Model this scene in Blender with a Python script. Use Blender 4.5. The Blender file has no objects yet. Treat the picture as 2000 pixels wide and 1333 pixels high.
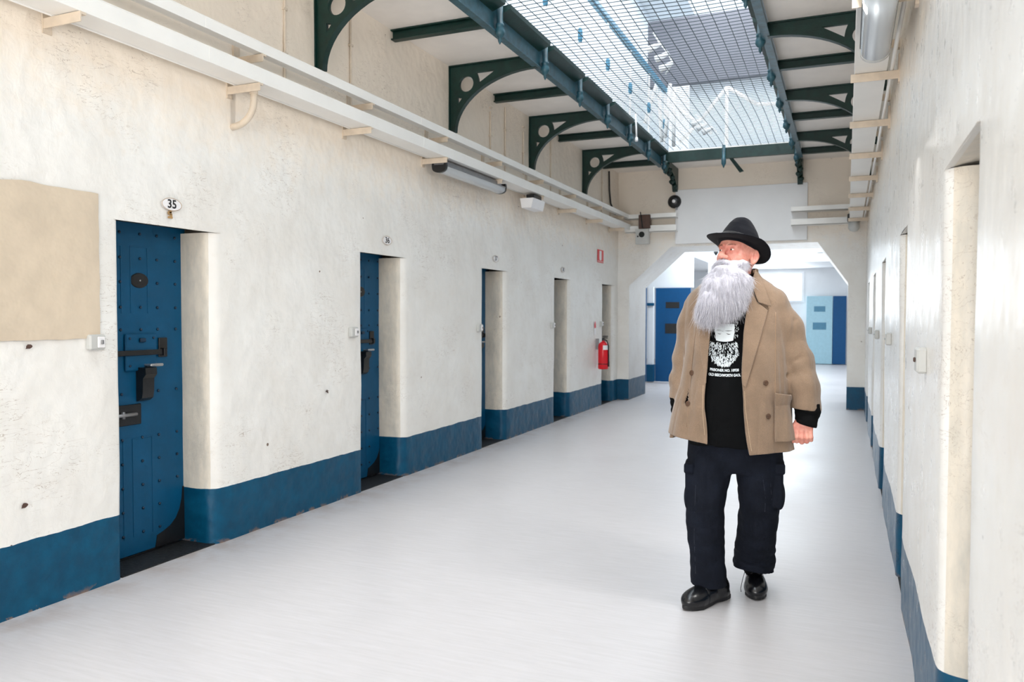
import bpy, math, random
import numpy as np
from mathutils import Vector, Matrix, noise as mnoise
random.seed(7)
PI = math.pi
sc = bpy.context.scene
COL = sc.collection

# ------------------------------------------------------------------ camera
CAM = Vector((0, 0, 1.42)); YAW, PITCH, ROLL, FPX = 0.401, -0.032, 0.002, 1538.6
def cam_basis():
    f = Vector((-math.sin(YAW)*math.cos(PITCH), math.cos(YAW)*math.cos(PITCH), math.sin(PITCH)))
    r = Vector((math.cos(YAW), math.sin(YAW), 0)); u = r.cross(f)
    return f, r*math.cos(ROLL)+u*math.sin(ROLL), u*math.cos(ROLL)-r*math.sin(ROLL)
cf, cr, cu = cam_basis()
cd = bpy.data.cameras.new('camera'); co = bpy.data.objects.new('camera', cd); COL.objects.link(co)
M = Matrix((cr, cu, -cf)).transposed().to_4x4(); M.translation = CAM; co.matrix_world = M
cd.sensor_width = 36; cd.lens = FPX/2000*36; cd.clip_start = 0.02; cd.clip_end = 200
cd.dof.use_dof = True; cd.dof.focus_distance = 3.86; cd.dof.aperture_fstop = 4.5
sc.camera = co
sc.cycles.adaptive_threshold = .045

# ------------------------------------------------------------------ object helpers
def tag(o, label=None, cat=None, group=None, kind=None):
    if label: o['label'] = label
    if cat: o['category'] = cat
    if group: o['group'] = group
    if kind: o['kind'] = kind
    return o
def empty(name, loc=(0, 0, 0), rz=0, label=None, cat=None, group=None, kind=None):
    o = bpy.data.objects.new(name, None); COL.objects.link(o); o.empty_display_size = .1
    o.location = loc; o.rotation_euler = (0, 0, rz)
    return tag(o, label, cat, group, kind)
def link(name, me, mat, parent=None, smooth=False):
    o = bpy.data.objects.new(name, me); COL.objects.link(o)
    if mat and not me.materials: me.materials.append(mat)
    if parent: o.parent = parent
    if smooth: me.polygons.foreach_set('use_smooth', [True]*len(me.polygons))
    return o
def copy_tree(o, parent=None):
    c = o.copy(); COL.objects.link(c)
    if parent: c.parent = parent
    for ch in [x for x in COL.objects if x.parent == o]: copy_tree(ch, c)
    return c
class MB:
    def __init__(s): s.v = []; s.f = []
    def add(s, vs, fs):
        n = len(s.v); s.v += [tuple(p) for p in vs]; s.f += [tuple(i+n for i in f) for f in fs]; return s
    def box(s, x0, x1, y0, y1, z0, z1, b=0):
        if b:
            b = min(b, abs(x1-x0)/2.01, abs(y1-y0)/2.01, abs(z1-z0)/2.01)
            # chamfered box: three-ring per face
            vs = []; idx = {}
            for sx in (0, 1):
                for sy in (0, 1):
                    for sz in (0, 1):
                        X, Y, Z = (x0, x1)[sx], (y0, y1)[sy], (z0, z1)[sz]
                        dx, dy, dz = (b, -b)[sx], (b, -b)[sy], (b, -b)[sz]
                        idx[(sx, sy, sz, 0)] = len(vs); vs.append((X, Y+dy, Z+dz))
                        idx[(sx, sy, sz, 1)] = len(vs); vs.append((X+dx, Y, Z+dz))
                        idx[(sx, sy, sz, 2)] = len(vs); vs.append((X+dx, Y+dy, Z))
            I = lambda a, c, d, k: idx[(a, c, d, k)]
            fs = []
            for a in (0, 1):
                q = [I(a, 0, 0, 0), I(a, 1, 0, 0), I(a, 1, 1, 0), I(a, 0, 1, 0)]; fs.append(q if a else q[::-1])
                q = [I(0, a, 0, 1), I(0, a, 1, 1), I(1, a, 1, 1), I(1, a, 0, 1)]; fs.append(q if a else q[::-1])
                q = [I(0, 0, a, 2), I(1, 0, a, 2), I(1, 1, a, 2), I(0, 1, a, 2)]; fs.append(q if a else q[::-1])
            for a in (0, 1):
                for c in (0, 1):
                    fs.append([I(a, c, 0, 0), I(a, c, 1, 0), I(a, c, 1, 1), I(a, c, 0, 1)])
                    fs.append([I(a, 0, c, 0), I(a, 1, c, 0), I(a, 1, c, 2), I(a, 0, c, 2)])
                    fs.append([I(0, a, c, 1), I(1, a, c, 1), I(1, a, c, 2), I(0, a, c, 2)])
                    for d in (0, 1): fs.append([I(a, c, d, 0), I(a, c, d, 1), I(a, c, d, 2)])
            return s.add(vs, fs)
        vs = [(x, y, z) for x in (x0, x1) for y in (y0, y1) for z in (z0, z1)]
        return s.add(vs, [(0, 1, 3, 2), (4, 6, 7, 5), (0, 4, 5, 1), (2, 3, 7, 6), (0, 2, 6, 4), (1, 5, 7, 3)])
    def tube(s, pts, r, n=8, cap=True):
        pts = [Vector(p) for p in pts]; rs = r if isinstance(r, (list, tuple)) else [r]*len(pts)
        vs = []; fs = []; up = None
        for i, p in enumerate(pts):
            t = (pts[min(i+1, len(pts)-1)]-pts[max(i-1, 0)]).normalized()
            if up is None: up = Vector((0, 0, 1)) if abs(t.z) < .9 else Vector((1, 0, 0))
            a = t.cross(up).normalized(); up = a.cross(t).normalized()
            for k in range(n):
                q = 2*PI*k/n; vs.append(p+(a*math.cos(q)+up*math.sin(q))*rs[i])
        for i in range(len(pts)-1):
            for k in range(n):
                a = i*n+k; b_ = i*n+(k+1) % n; fs.append((a, b_, b_+n, a+n))
        if cap: fs.append(tuple(range(n))[::-1]); fs.append(tuple((len(pts)-1)*n+k for k in range(n)))
        return s.add(vs, fs)
    def lathe(s, prof, c=(0, 0, 0), axis='z', n=16):
        vs = []; fs = []
        for (r, h) in prof:
            for k in range(n):
                q = 2*PI*k/n; a, b_ = r*math.cos(q), r*math.sin(q)
                p = {'z': (a, b_, h), 'x': (h, a, b_), 'y': (b_, h, a)}[axis]
                vs.append((c[0]+p[0], c[1]+p[1], c[2]+p[2]))
        for i in range(len(prof)-1):
            for k in range(n):
                a = i*n+k; b_ = i*n+(k+1) % n; fs.append((a, b_, b_+n, a+n))
        fs.append(tuple(range(n))[::-1]); fs.append(tuple((len(prof)-1)*n+k for k in range(n)))
        return s.add(vs, fs)
    def prism(s, poly, y0, y1, plane='xz'):
        """convex-ish outline extruded; plane gives the two axes of poly"""
        n = len(poly); vs = []
        for d in (y0, y1):
            for (a, b_) in poly:
                vs.append({'xz': (a, d, b_), 'yz': (d, a, b_), 'xy': (a, b_, d)}[plane])
        fs = [tuple(range(n))[::-1], tuple(range(n, 2*n))]
        for k in range(n): fs.append((k, (k+1) % n, (k+1) % n+n, k+n))
        return s.add(vs, fs)
    def mesh(s, name):
        me = bpy.data.meshes.new(name); me.from_pydata(s.v, [], s.f); me.update()
        import bmesh
        bm = bmesh.new(); bm.from_mesh(me); bmesh.ops.recalc_face_normals(bm, faces=bm.faces); bm.to_mesh(me); bm.free()
        return me
    def obj(s, name, mat, parent=None, smooth=False, auto=None):
        me = s.mesh(name); o = link(name, me, mat, parent, smooth or auto is not None)
        if auto is not None:
            me.set_sharp_from_angle(angle=math.radians(auto))
        return o
def shape2d(name, loops, depth, mat, parent=None, bevel=0.0):
    """flat outline with holes (first loop outer) in local XY, given thickness along Z"""
    cu_ = bpy.data.curves.new(name, 'CURVE'); cu_.dimensions = '2D'; cu_.fill_mode = 'BOTH'
    cu_.extrude = depth/2; cu_.bevel_depth = bevel; cu_.bevel_resolution = 1
    for lp in loops:
        sp = cu_.splines.new('POLY'); sp.points.add(len(lp)-1); sp.use_cyclic_u = True
        for i, p in enumerate(lp): sp.points[i].co = (p[0], p[1], 0, 1)
    t = bpy.data.objects.new(name+'_t', cu_); COL.objects.link(t)
    bpy.context.view_layer.update()
    me = bpy.data.meshes.new_from_object(t.evaluated_get(bpy.context.evaluated_depsgraph_get()))
    bpy.data.objects.remove(t); bpy.data.curves.remove(cu_)
    me.name = name
    if mat: me.materials.clear(); me.materials.append(mat)
    o = bpy.data.objects.new(name, me); COL.objects.link(o)
    if parent: o.parent = parent
    return o
def text_mesh(name, body, size, mat=None, parent=None, depth=.0006, spacing=1.0, offset=0.0, ax='CENTER'):
    cu_ = bpy.data.curves.new(name, 'FONT'); cu_.body = body; cu_.size = size; cu_.extrude = depth/2
    cu_.align_x = ax; cu_.align_y = 'CENTER'; cu_.space_character = spacing; cu_.offset = offset; cu_.resolution_u = 4
    t = bpy.data.objects.new(name+'_t', cu_); COL.objects.link(t); bpy.context.view_layer.update()
    me = bpy.data.meshes.new_from_object(t.evaluated_get(bpy.context.evaluated_depsgraph_get()))
    bpy.data.objects.remove(t); bpy.data.curves.remove(cu_); me.name = name
    if mat: me.materials.clear(); me.materials.append(mat)
    o = bpy.data.objects.new(name, me); COL.objects.link(o)
    if parent: o.parent = parent
    return o

# ------------------------------------------------------------------ materials
def lin(c):
    f = lambda x: (x/12.92 if x <= .04045 else ((x+.055)/1.055)**2.4)
    return tuple(f(x/255) for x in c)+(1,)
class NT:
    def __init__(s, name):
        s.m = bpy.data.materials.new(name); s.m.use_nodes = True; s.t = s.m.node_tree
        s.b = s.t.nodes['Principled BSDF']; s.pos = s.n('ShaderNodeTexCoord').outputs['Object']
    def n(s, ty, **k):
        x = s.t.nodes.new(ty)
        for a, v in k.items(): setattr(x, a, v)
        return x
    def L(s, a, b): s.t.links.new(a, b)
    def val(s, sock, v):
        if hasattr(v, 'is_linked') or isinstance(v, bpy.types.NodeSocket): s.L(v, sock)
        else: sock.default_value = v
    def noise(s, scale, detail=4, rough=.55, vec=None, stretch=None, dist=0):
        x = s.n('ShaderNodeTexNoise'); x.inputs['Scale'].default_value = scale; x.inputs['Detail'].default_value = detail
        x.inputs['Roughness'].default_value = rough; x.inputs['Distortion'].default_value = dist
        v = vec or s.pos
        if stretch:
            mp = s.n('ShaderNodeMapping'); mp.inputs['Scale'].default_value = stretch; s.L(v, mp.inputs['Vector']); v = mp.outputs[0]
        s.L(v, x.inputs['Vector']); return x.outputs['Fac']
    def voro(s, scale, feature='F1', stretch=None):
        x = s.n('ShaderNodeTexVoronoi'); x.feature = feature; x.inputs['Scale'].default_value = scale
        v = s.pos
        if stretch:
            mp = s.n('ShaderNodeMapping'); mp.inputs['Scale'].default_value = stretch; s.L(v, mp.inputs['Vector']); v = mp.outputs[0]
        s.L(v, x.inputs['Vector']); return x.outputs['Distance']
    def ramp(s, fac, a, b, lo=0., hi=1.):
        x = s.n('ShaderNodeMapRange'); x.inputs['From Min'].default_value = a; x.inputs['From Max'].default_value = b
        x.inputs['To Min'].default_value = lo; x.inputs['To Max'].default_value = hi; s.L(fac, x.inputs['Value']); return x.outputs[0]
    def math(s, op, a, b=0.):
        x = s.n('ShaderNodeMath', operation=op); s.val(x.inputs[0], a); s.val(x.inputs[1], b); return x.outputs[0]
    def mix(s, fac, a, b):
        x = s.n('ShaderNodeMix', data_type='RGBA'); s.val(x.inputs[0], fac); s.val(x.inputs[6], a); s.val(x.inputs[7], b); return x.outputs[2]
    def xyz(s):
        x = s.n('ShaderNodeSeparateXYZ'); s.L(s.pos, x.inputs[0]); return x.outputs
    def bump(s, h, strength=.3, dist=.01, prev=None):
        x = s.n('ShaderNodeBump'); x.inputs['Strength'].default_value = strength; x.inputs['Distance'].default_value = dist
        s.L(h, x.inputs['Height'])
        if prev: s.L(prev, x.inputs['Normal'])
        s.L(x.outputs[0], s.b.inputs['Normal']); return x.outputs[0]
    def set(s, color=None, rough=None, metal=None, spec=None, **k):
        if color is not None: s.val(s.b.inputs['Base Color'], color)
        if rough is not None: s.val(s.b.inputs['Roughness'], rough)
        if metal is not None: s.b.inputs['Metallic'].default_value = metal
        if spec is not None: s.b.inputs['Specular IOR Level'].default_value = spec
        for a, v in k.items(): s.val(s.b.inputs[a], v)
        return s.m
def paint(name, rgb, rough=.45, metal=0, var=.12, nscale=14, bump=.12, bscale=60, bdist=.002, spec=None):
    t = NT(name); c = lin(rgb); d = tuple(max(0, x*(1-var)) for x in c[:3])+(1,); e = tuple(min(1, x*(1+var*.5)) for x in c[:3])+(1,)
    col = t.mix(t.ramp(t.noise(nscale, 5), .35, .65), d, e)
    t.set(col, rough, metal, spec)
    if bump: t.bump(t.noise(bscale, 3), bump, bdist)
    return t.m

CREAM = (236, 229, 216); WHITE = (240, 238, 234); BLUE = (10, 94, 148); TAN = (244, 230, 212)
def plaster(name, rough_hi=.42, bumpk=1.0, tan_from=2.42, dado=.346, face=None):
    t = NT(name); x, y, z = t.xyz()
    n1 = t.noise(2.3, 5, .6); n2 = t.noise(9, 6, .65); n3 = t.noise(38, 4, .6)
    base = t.mix(t.ramp(n1, .35, .68), lin((234, 230, 223)), lin((242, 240, 235)))
    base = t.mix(t.ramp(n2, .56, .78, 0, .22), base, lin((214, 205, 190)))
    # tan tone from below the tray line upward, with an uneven edge
    edge = t.math('ADD', z, t.math('MULTIPLY', t.math('SUBTRACT', n2, .5), .7))
    base = t.mix(t.ramp(edge, tan_from-.1, tan_from+.35, 0, .75), base, lin(TAN))
    # creamier, blotchy colour with scuffs on the door reveals
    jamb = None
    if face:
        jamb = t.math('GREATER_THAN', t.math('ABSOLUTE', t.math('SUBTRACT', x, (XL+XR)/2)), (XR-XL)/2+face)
        mottled = t.mix(t.ramp(t.noise(14, 5, .65, stretch=(1, 1, .3)), .4, .7), lin((230, 220, 204)), lin((206, 200, 188)))
        base = t.mix(jamb, base, mottled)
    # hairline scrapes and little chips
    sc_ = t.noise(16, 3, .6, stretch=(1, .35, 1.3), dist=1.4)
    line = t.math('LESS_THAN', t.math('ABSOLUTE', t.math('SUBTRACT', sc_, .5)), .006)
    msk = t.ramp(t.noise(1.7, 2), .50, .62)
    base = t.mix(t.math('MULTIPLY', t.math('MULTIPLY', line, msk), .55), base, lin((168, 150, 134)))
    chip = t.math('LESS_THAN', t.voro(3.1), .034)
    chip2 = t.math('MULTIPLY', chip, t.math('GREATER_THAN', n3, .5))
    base = t.mix(t.math('MULTIPLY', chip2, .9), base, lin((112, 84, 64)))
    # blue dado with a hand painted edge
    zz = t.math('ADD', z, t.math('MULTIPLY', t.math('SUBTRACT', t.noise(5, 3), .5), .022))
    isb = t.math('LESS_THAN', zz, dado)
    blue = t.mix(t.ramp(n2, .4, .7), lin((0, 68, 98)), lin((0, 82, 114)))
    rub = t.math('MULTIPLY', t.ramp(t.math('ADD', z, t.math('MULTIPLY', n3, .05)), .02, .05, 1, 0), t.math('GREATER_THAN', t.noise(7, 4), .52))
    blue = t.mix(t.math('MULTIPLY', rub, .8), blue, lin((150, 118, 92)))
    col = t.mix(isb, base, blue)
    ro = t.ramp(n2, .3, .7, rough_hi-.1, rough_hi+.08)
    t.set(col, ro, spec=.3)
    b1 = t.bump(t.noise(6, 2, .5), .34*bumpk, .05)
    b2 = t.bump(t.noise(26, 5, .6, stretch=(1, 1, .7), dist=.6), .20*bumpk, .012, b1)
    
    return t.m
XL, XR = -3.566, .267
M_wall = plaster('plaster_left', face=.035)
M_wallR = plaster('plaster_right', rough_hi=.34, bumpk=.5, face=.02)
M_end = plaster('plaster_end', bumpk=.45, tan_from=2.55, dado=.35)
M_soffit = paint('soffit_paint', (250, 243, 235), .6, var=.05, nscale=3, bump=.1, bscale=30)
M_green = paint('green_iron', (3, 46, 40), .42, var=.25, bump=.4, bscale=70, bdist=.003)
M_teal = paint('teal_iron', (44, 86, 98), .38, var=.35, bump=.4, bscale=60, bdist=.003)
M_tray = paint('tray_white', (240, 238, 233), .4, var=.03, nscale=4, bump=.05)
M_bracket = paint('bracket_cream', (214, 198, 178), .55, var=.1, bump=.2)
M_conduit = paint('conduit_paint', (222, 208, 190), .5, var=.08, bump=.15)
M_blue = paint('door_blue', (0, 78, 116), .42, var=.12, nscale=5, bump=.25, bscale=40, bdist=.003, spec=.3)
M_bluelobby = paint('lobby_door_blue', (0, 76, 126), .45, var=.05, spec=.3)
M_bluedk = paint('stud_blue', (2, 40, 66), .4, var=.1)
M_black = paint('black_iron', (24, 25, 27), .35, var=.3, bump=.3)
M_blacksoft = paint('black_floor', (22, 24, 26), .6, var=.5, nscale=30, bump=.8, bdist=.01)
M_grey = paint('grey_plastic', (196, 196, 192), .45, var=.04)
M_chrome = paint('bare_metal', (190, 192, 195), .25, metal=.8, var=.2)
M_greymetal = paint('grey_metal', (146, 146, 148), .35, metal=.6)
M_red = paint('red_paint', (226, 22, 38), .3, var=.05)
M_signwhite = paint('label_white', (240, 238, 238), .5, var=.02, bump=0)
M_ink = paint('number_ink', (22, 22, 24), .5, var=.05, bump=0)
M_rust = paint('rust_stain', (176, 140, 92), .8, var=.3)
M_darkhole = paint('dark_lens', (14, 22, 22), .2, var=.1, bump=0)
M_brown = paint('brown_box', (84, 60, 50), .5, var=.15)
M_lobby = paint('lobby_wall', (236, 238, 240), .6, var=.04, nscale=2, bump=.1)
M_panelwhite = paint('bulkhead_white', (232, 232, 232), .5, var=.03, nscale=2, bump=.05)
M_upwall = paint('upper_wall', (214, 220, 225), .6, var=.04, nscale=2, bump=.1)
M_upgrey = paint('upper_grey', (104, 104, 112), .6, var=.08, nscale=2, bump=.1)
M_railblue = paint('rail_blue', (70, 128, 156), .4, var=.1)
M_rodwhite = paint('rod_white', (248, 248, 248), .4, var=.02)
M_cloth = paint('patch_tan', (214, 197, 174), .7, var=.07, nscale=6, bump=.6, bscale=9, bdist=.012)
M_wire = paint('net_wire', (44, 60, 68), .4, metal=.2, var=.2, nscale=3)
M_paleblue = paint('pale_blue_door', (160, 200, 214), .35, var=.05)
M_farfloorwhite = M_upwall

# floor: glossy vinyl with fine streaks across the corridor
t = NT('vinyl_floor')
s1 = t.noise(13, 5, .62, stretch=(.35, 4, 1)); s2 = t.noise(5, 4, .6, stretch=(.3, 4, 1)); s3 = t.noise(1.1, 3)
c = t.mix(t.ramp(s1, .2, .8), lin((184, 181, 181)), lin((200, 197, 199)))
x_, y_, z_ = t.xyz(); dirt = t.math('MULTIPLY', t.ramp(x_, -3.62, -3.25, 1, 0), t.ramp(t.noise(6, 4, .6), .42, .62)); c = t.mix(t.math('MULTIPLY', dirt, .55), c, lin((150, 124, 104)))
c = t.mix(t.ramp(s3, .4, .7, 0, .3), c, lin((200, 196, 196)))
t.set(c, t.ramp(s3, .3, .7, .34, .42), spec=.45)
M_floor = t.m
def emit(name, rgb, st):
    m = bpy.data.materials.new(name); m.use_nodes = True; n = m.node_tree; n.nodes.clear()
    e = n.nodes.new('ShaderNodeEmission'); o = n.nodes.new('ShaderNodeOutputMaterial'); e.inputs[0].default_value = lin(rgb); e.inputs[1].default_value = st
    n.links.new(e.outputs[0], o.inputs[0]); m.cycles.emission_sampling = 'NONE'; return m
def glass(name, rgb=(240, 245, 248), rough=.1):
    t = NT(name); t.set(lin(rgb), rough); t.b.inputs['Transmission Weight'].default_value = .55; return t.m
M_diffuser = glass('clear_diffuser', rough=.18)
M_skyglass = emit('daylit_skylight_glass', (225, 242, 255), 2.0)
M_skyglass2 = emit('daylit_window_glass', (235, 246, 255), 2.0)

# ------------------------------------------------------------------ room shell
XL, XR = -3.566, .267
REC = .245
ZH = 1.925
YN, YF = -5.0, 13.0
TH = .3
def wobble(p, k=.006): return (mnoise.noise(Vector(p)*1.7)*1.3+mnoise.noise(Vector(p)*5.1)*.5)*k
def wall_side(name, X, sgn, openings, mat, ztop, zh):
    """X wall face, sgn=+1 face looks to +X; openings list of (y0,y1) in the face"""
    mb = MB(); rn, rf = .025, .075
    d = lambda off: X-sgn*off
    def arc(c, r, a0, a1, n=5): return [(c[0]+r*math.cos(a0+(a1-a0)*i/n), c[1]+r*math.sin(a0+(a1-a0)*i/n)) for i in range(n+1)]
    def strip(path, z0, z1, nz):
        # path of (offset into wall, y)
        k = len(path); vs = []
        for j in range(nz+1):
            z = z0+(z1-z0)*j/nz
            for (o, y) in path:
                w = wobble((X, y, z)); vs.append((d(o)+sgn*w, y+wobble((y, z, 3.3), .003), z))
        fs = [(j*k+i, j*k+i+1, (j+1)*k+i+1, (j+1)*k+i) for j in range(nz) for i in range(k-1)]
        mb.add(vs, fs)
    ys = [YN]+[v for o in openings for v in o]+[YF]
    piers = [(ys[i], ys[i+1]) for i in range(0, len(ys), 2)]
    for i, (a, b) in enumerate(piers):
        path = []
        if i > 0: path += [(REC+.06, a), (REC, a), (REC*.5, a)]+[(rf*(1-math.sin(q)), a+rf*(1-math.cos(q))) for q in [PI/2*j/5 for j in range(6)]]
        else: path += [(0, a)]
        lo = path[-1][1]; hi = b-(rn if i < len(piers)-1 else 0)
        n = max(2, int((hi-lo)/.09))
        path += [(0, lo+(hi-lo)*j/n) for j in range(1, n+1)]
        if i < len(piers)-1: path += [(rn*(1-math.cos(q)), hi+rn*math.sin(q)) for q in [PI/2*j/3 for j in range(1, 4)]]+[(REC*.5, b), (REC, b), (REC+.06, b)]
        strip(path, -.02, zh, 22)
    n = int((YF-YN)/.1)
    strip([(0, YN+(YF-YN)*j/n) for j in range(n+1)], zh, ztop, 20)
    for (a, b) in openings:   # lintel undersides, a little uneven
        vs = []; N = 8
        for j in range(N+1):
            y = a-.03+(b+.08-a+.03)*j/N
            vs += [(d(-.002), y, zh+wobble((y, 1, 1), .004)), (d(REC+.06), y, zh+.045)]
        mb.add(vs, [(2*j, 2*j+1, 2*j+3, 2*j+2) for j in range(N)])
    # solid back of the wall behind doors
    mb.box(*sorted((d(REC+.05), d(REC+.35))), YN, YF, -.02, ztop)
    o = mb.obj(name, mat, smooth=True, auto=50); tag(o, kind='structure'); return o
LO = [(-1.52, -.86), (.77, 1.43), (3.05, 3.715), (5.33, 5.965), (7.605, 8.2), (9.86, 10.45), (12.08, 12.68)]
RO = [(-2.39, -1.75), (-.15, .49), (2.08, 2.64), (4.25, 4.70), (6.49, 7.08), (8.74, 9.33), (10.98, 11.57)]
wall_side('wall_left', XL, 1, LO, M_wall, 3.84, ZH)
wall_side('wall_right', XR, -1, RO, M_wallR, 3.84, 1.86)

fl = MB(); fl.box(-7.5, 3.5, -5, 27, -.1, 0); tag(fl.obj('floor', M_floor), kind='structure')

# gallery slabs seen as the ceiling of the lower corridor
cl = MB(); cl.box(XL-.3, -2.68, YN, 13, 3.83, 3.97); cl.box(-.62, XR+.3, YN, 13, 3.83, 3.97); cl.box(-2.68, -.62, 12.22, 14.2, 3.83, 3.97)
tag(cl.obj('ceiling', M_soffit), kind='structure')

# end wall with a chamfered arch
AX0, AX1, AZ1, AZ2, ACL, ACR = -3.37, .02, 1.93, 2.56, -2.67, -.42
YE0, YE1 = 13.0, 14.2
outer = [(XL-.6, -.05), (XR+.6, -.05), (XR+.6, 4.4), (XL-.6, 4.4)]
arch = [(AX0, -.2), (AX0, AZ1), (ACL, AZ2), (ACR, AZ2), (AX1, AZ1), (AX1, -.2)]
poly = [(XL-.6, -.05), (AX0, -.05), (AX0, AZ1), (ACL, AZ2), (ACR, AZ2), (AX1, AZ1), (AX1, -.05), (XR+.6, -.05), (XR+.6, 3.97), (XL-.6, 3.97)]
we = shape2d('wall_end', [poly], YE1-YE0, M_end); 
for v in we.data.vertices: v.co = Vector((v.co.x, (YE0+YE1)/2-v.co.z, v.co.y))
we.data.flip_normals(); tag(we, kind='structure')
bh = MB(); bh.box(-2.6, -.57, 12.96, 13.01, 2.60, 3.48, .004); tag(bh.obj('trim_1', M_panelwhite), kind='structure')
# back of the corridor behind the camera
wb = MB(); wb.box(XL-.3, XR+.3, YN-.2, YN, 0, 3.97); tag(wb.obj('wall_back', M_end), kind='structure')

# far lobby beyond the arch
lb = MB(); lb.box(-7.2, -7.0, 14.2, 26, 0, 3); lb.box(3.0, 3.2, 14.2, 26, 0, 3); lb.box(-7.2, 3.2, 26, 26.2, 0, 3)
lb.box(-7.2, -4.1, 14.0, 14.2, 0, 3); lb.box(.86, 3.2, 14.0, 14.2, 0, 3)
tag(lb.obj('wall_lobby', M_lobby), kind='structure')
lc = MB(); lc.box(-7.2, 3.2, 14.2, 26.2, 2.86, 2.96); tag(lc.obj('ceiling_lobby', M_lobby), kind='structure')

# thresholds in the door recesses
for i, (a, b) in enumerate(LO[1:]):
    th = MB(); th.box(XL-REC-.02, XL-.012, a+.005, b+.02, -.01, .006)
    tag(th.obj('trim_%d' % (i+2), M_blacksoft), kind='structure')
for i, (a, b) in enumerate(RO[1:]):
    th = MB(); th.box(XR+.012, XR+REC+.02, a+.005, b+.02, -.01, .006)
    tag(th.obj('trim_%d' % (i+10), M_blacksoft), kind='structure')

# ------------------------------------------------------------------ upper storey
up = MB()
up.box(XL-.3, XL, YN, 17, 3.97, 7.2); up.box(XR, XR+.3, YN, 17, 3.97, 7.2)
tag(up.obj('wall_upper_sides', M_upwall), kind='structure')
ue = MB(); ue.box(-3.32, XR, 14.0, 14.15, 5.5, 6.65); tag(ue.obj('wall_upper_bulkhead', M_upgrey), kind='structure')
ue = MB(); ue.box(-2.63, XR, 14.3, 14.45, 3.97, 5.6); tag(ue.obj('wall_upper_end', M_upwall), kind='structure')
uc = MB(); uc.box(XL-.3, -2.75, YN, 17, 7.2, 7.35); uc.box(-.9, XR+.3, YN, 17, 7.2, 7.35); uc.box(XL-.3, XR+.3, 16.9, 17.1, 3.97, 7.35); uc.box(XL-.3, XR+.3, YN-.1, YN, 3.97, 7.35)
tag(uc.obj('ceiling_upper', M_upwall), kind='structure')
sg = MB(); sg.box(-2.75, -.9, YN, 16.9, 7.25, 7.27); tag(sg.obj('window_1', M_skyglass), kind='structure')
wg = MB(); wg.box(XL+.03, -2.7, 16.86, 16.89, 4.3, 7.0); tag(wg.obj('window_2', M_skyglass2), kind='structure')
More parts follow.
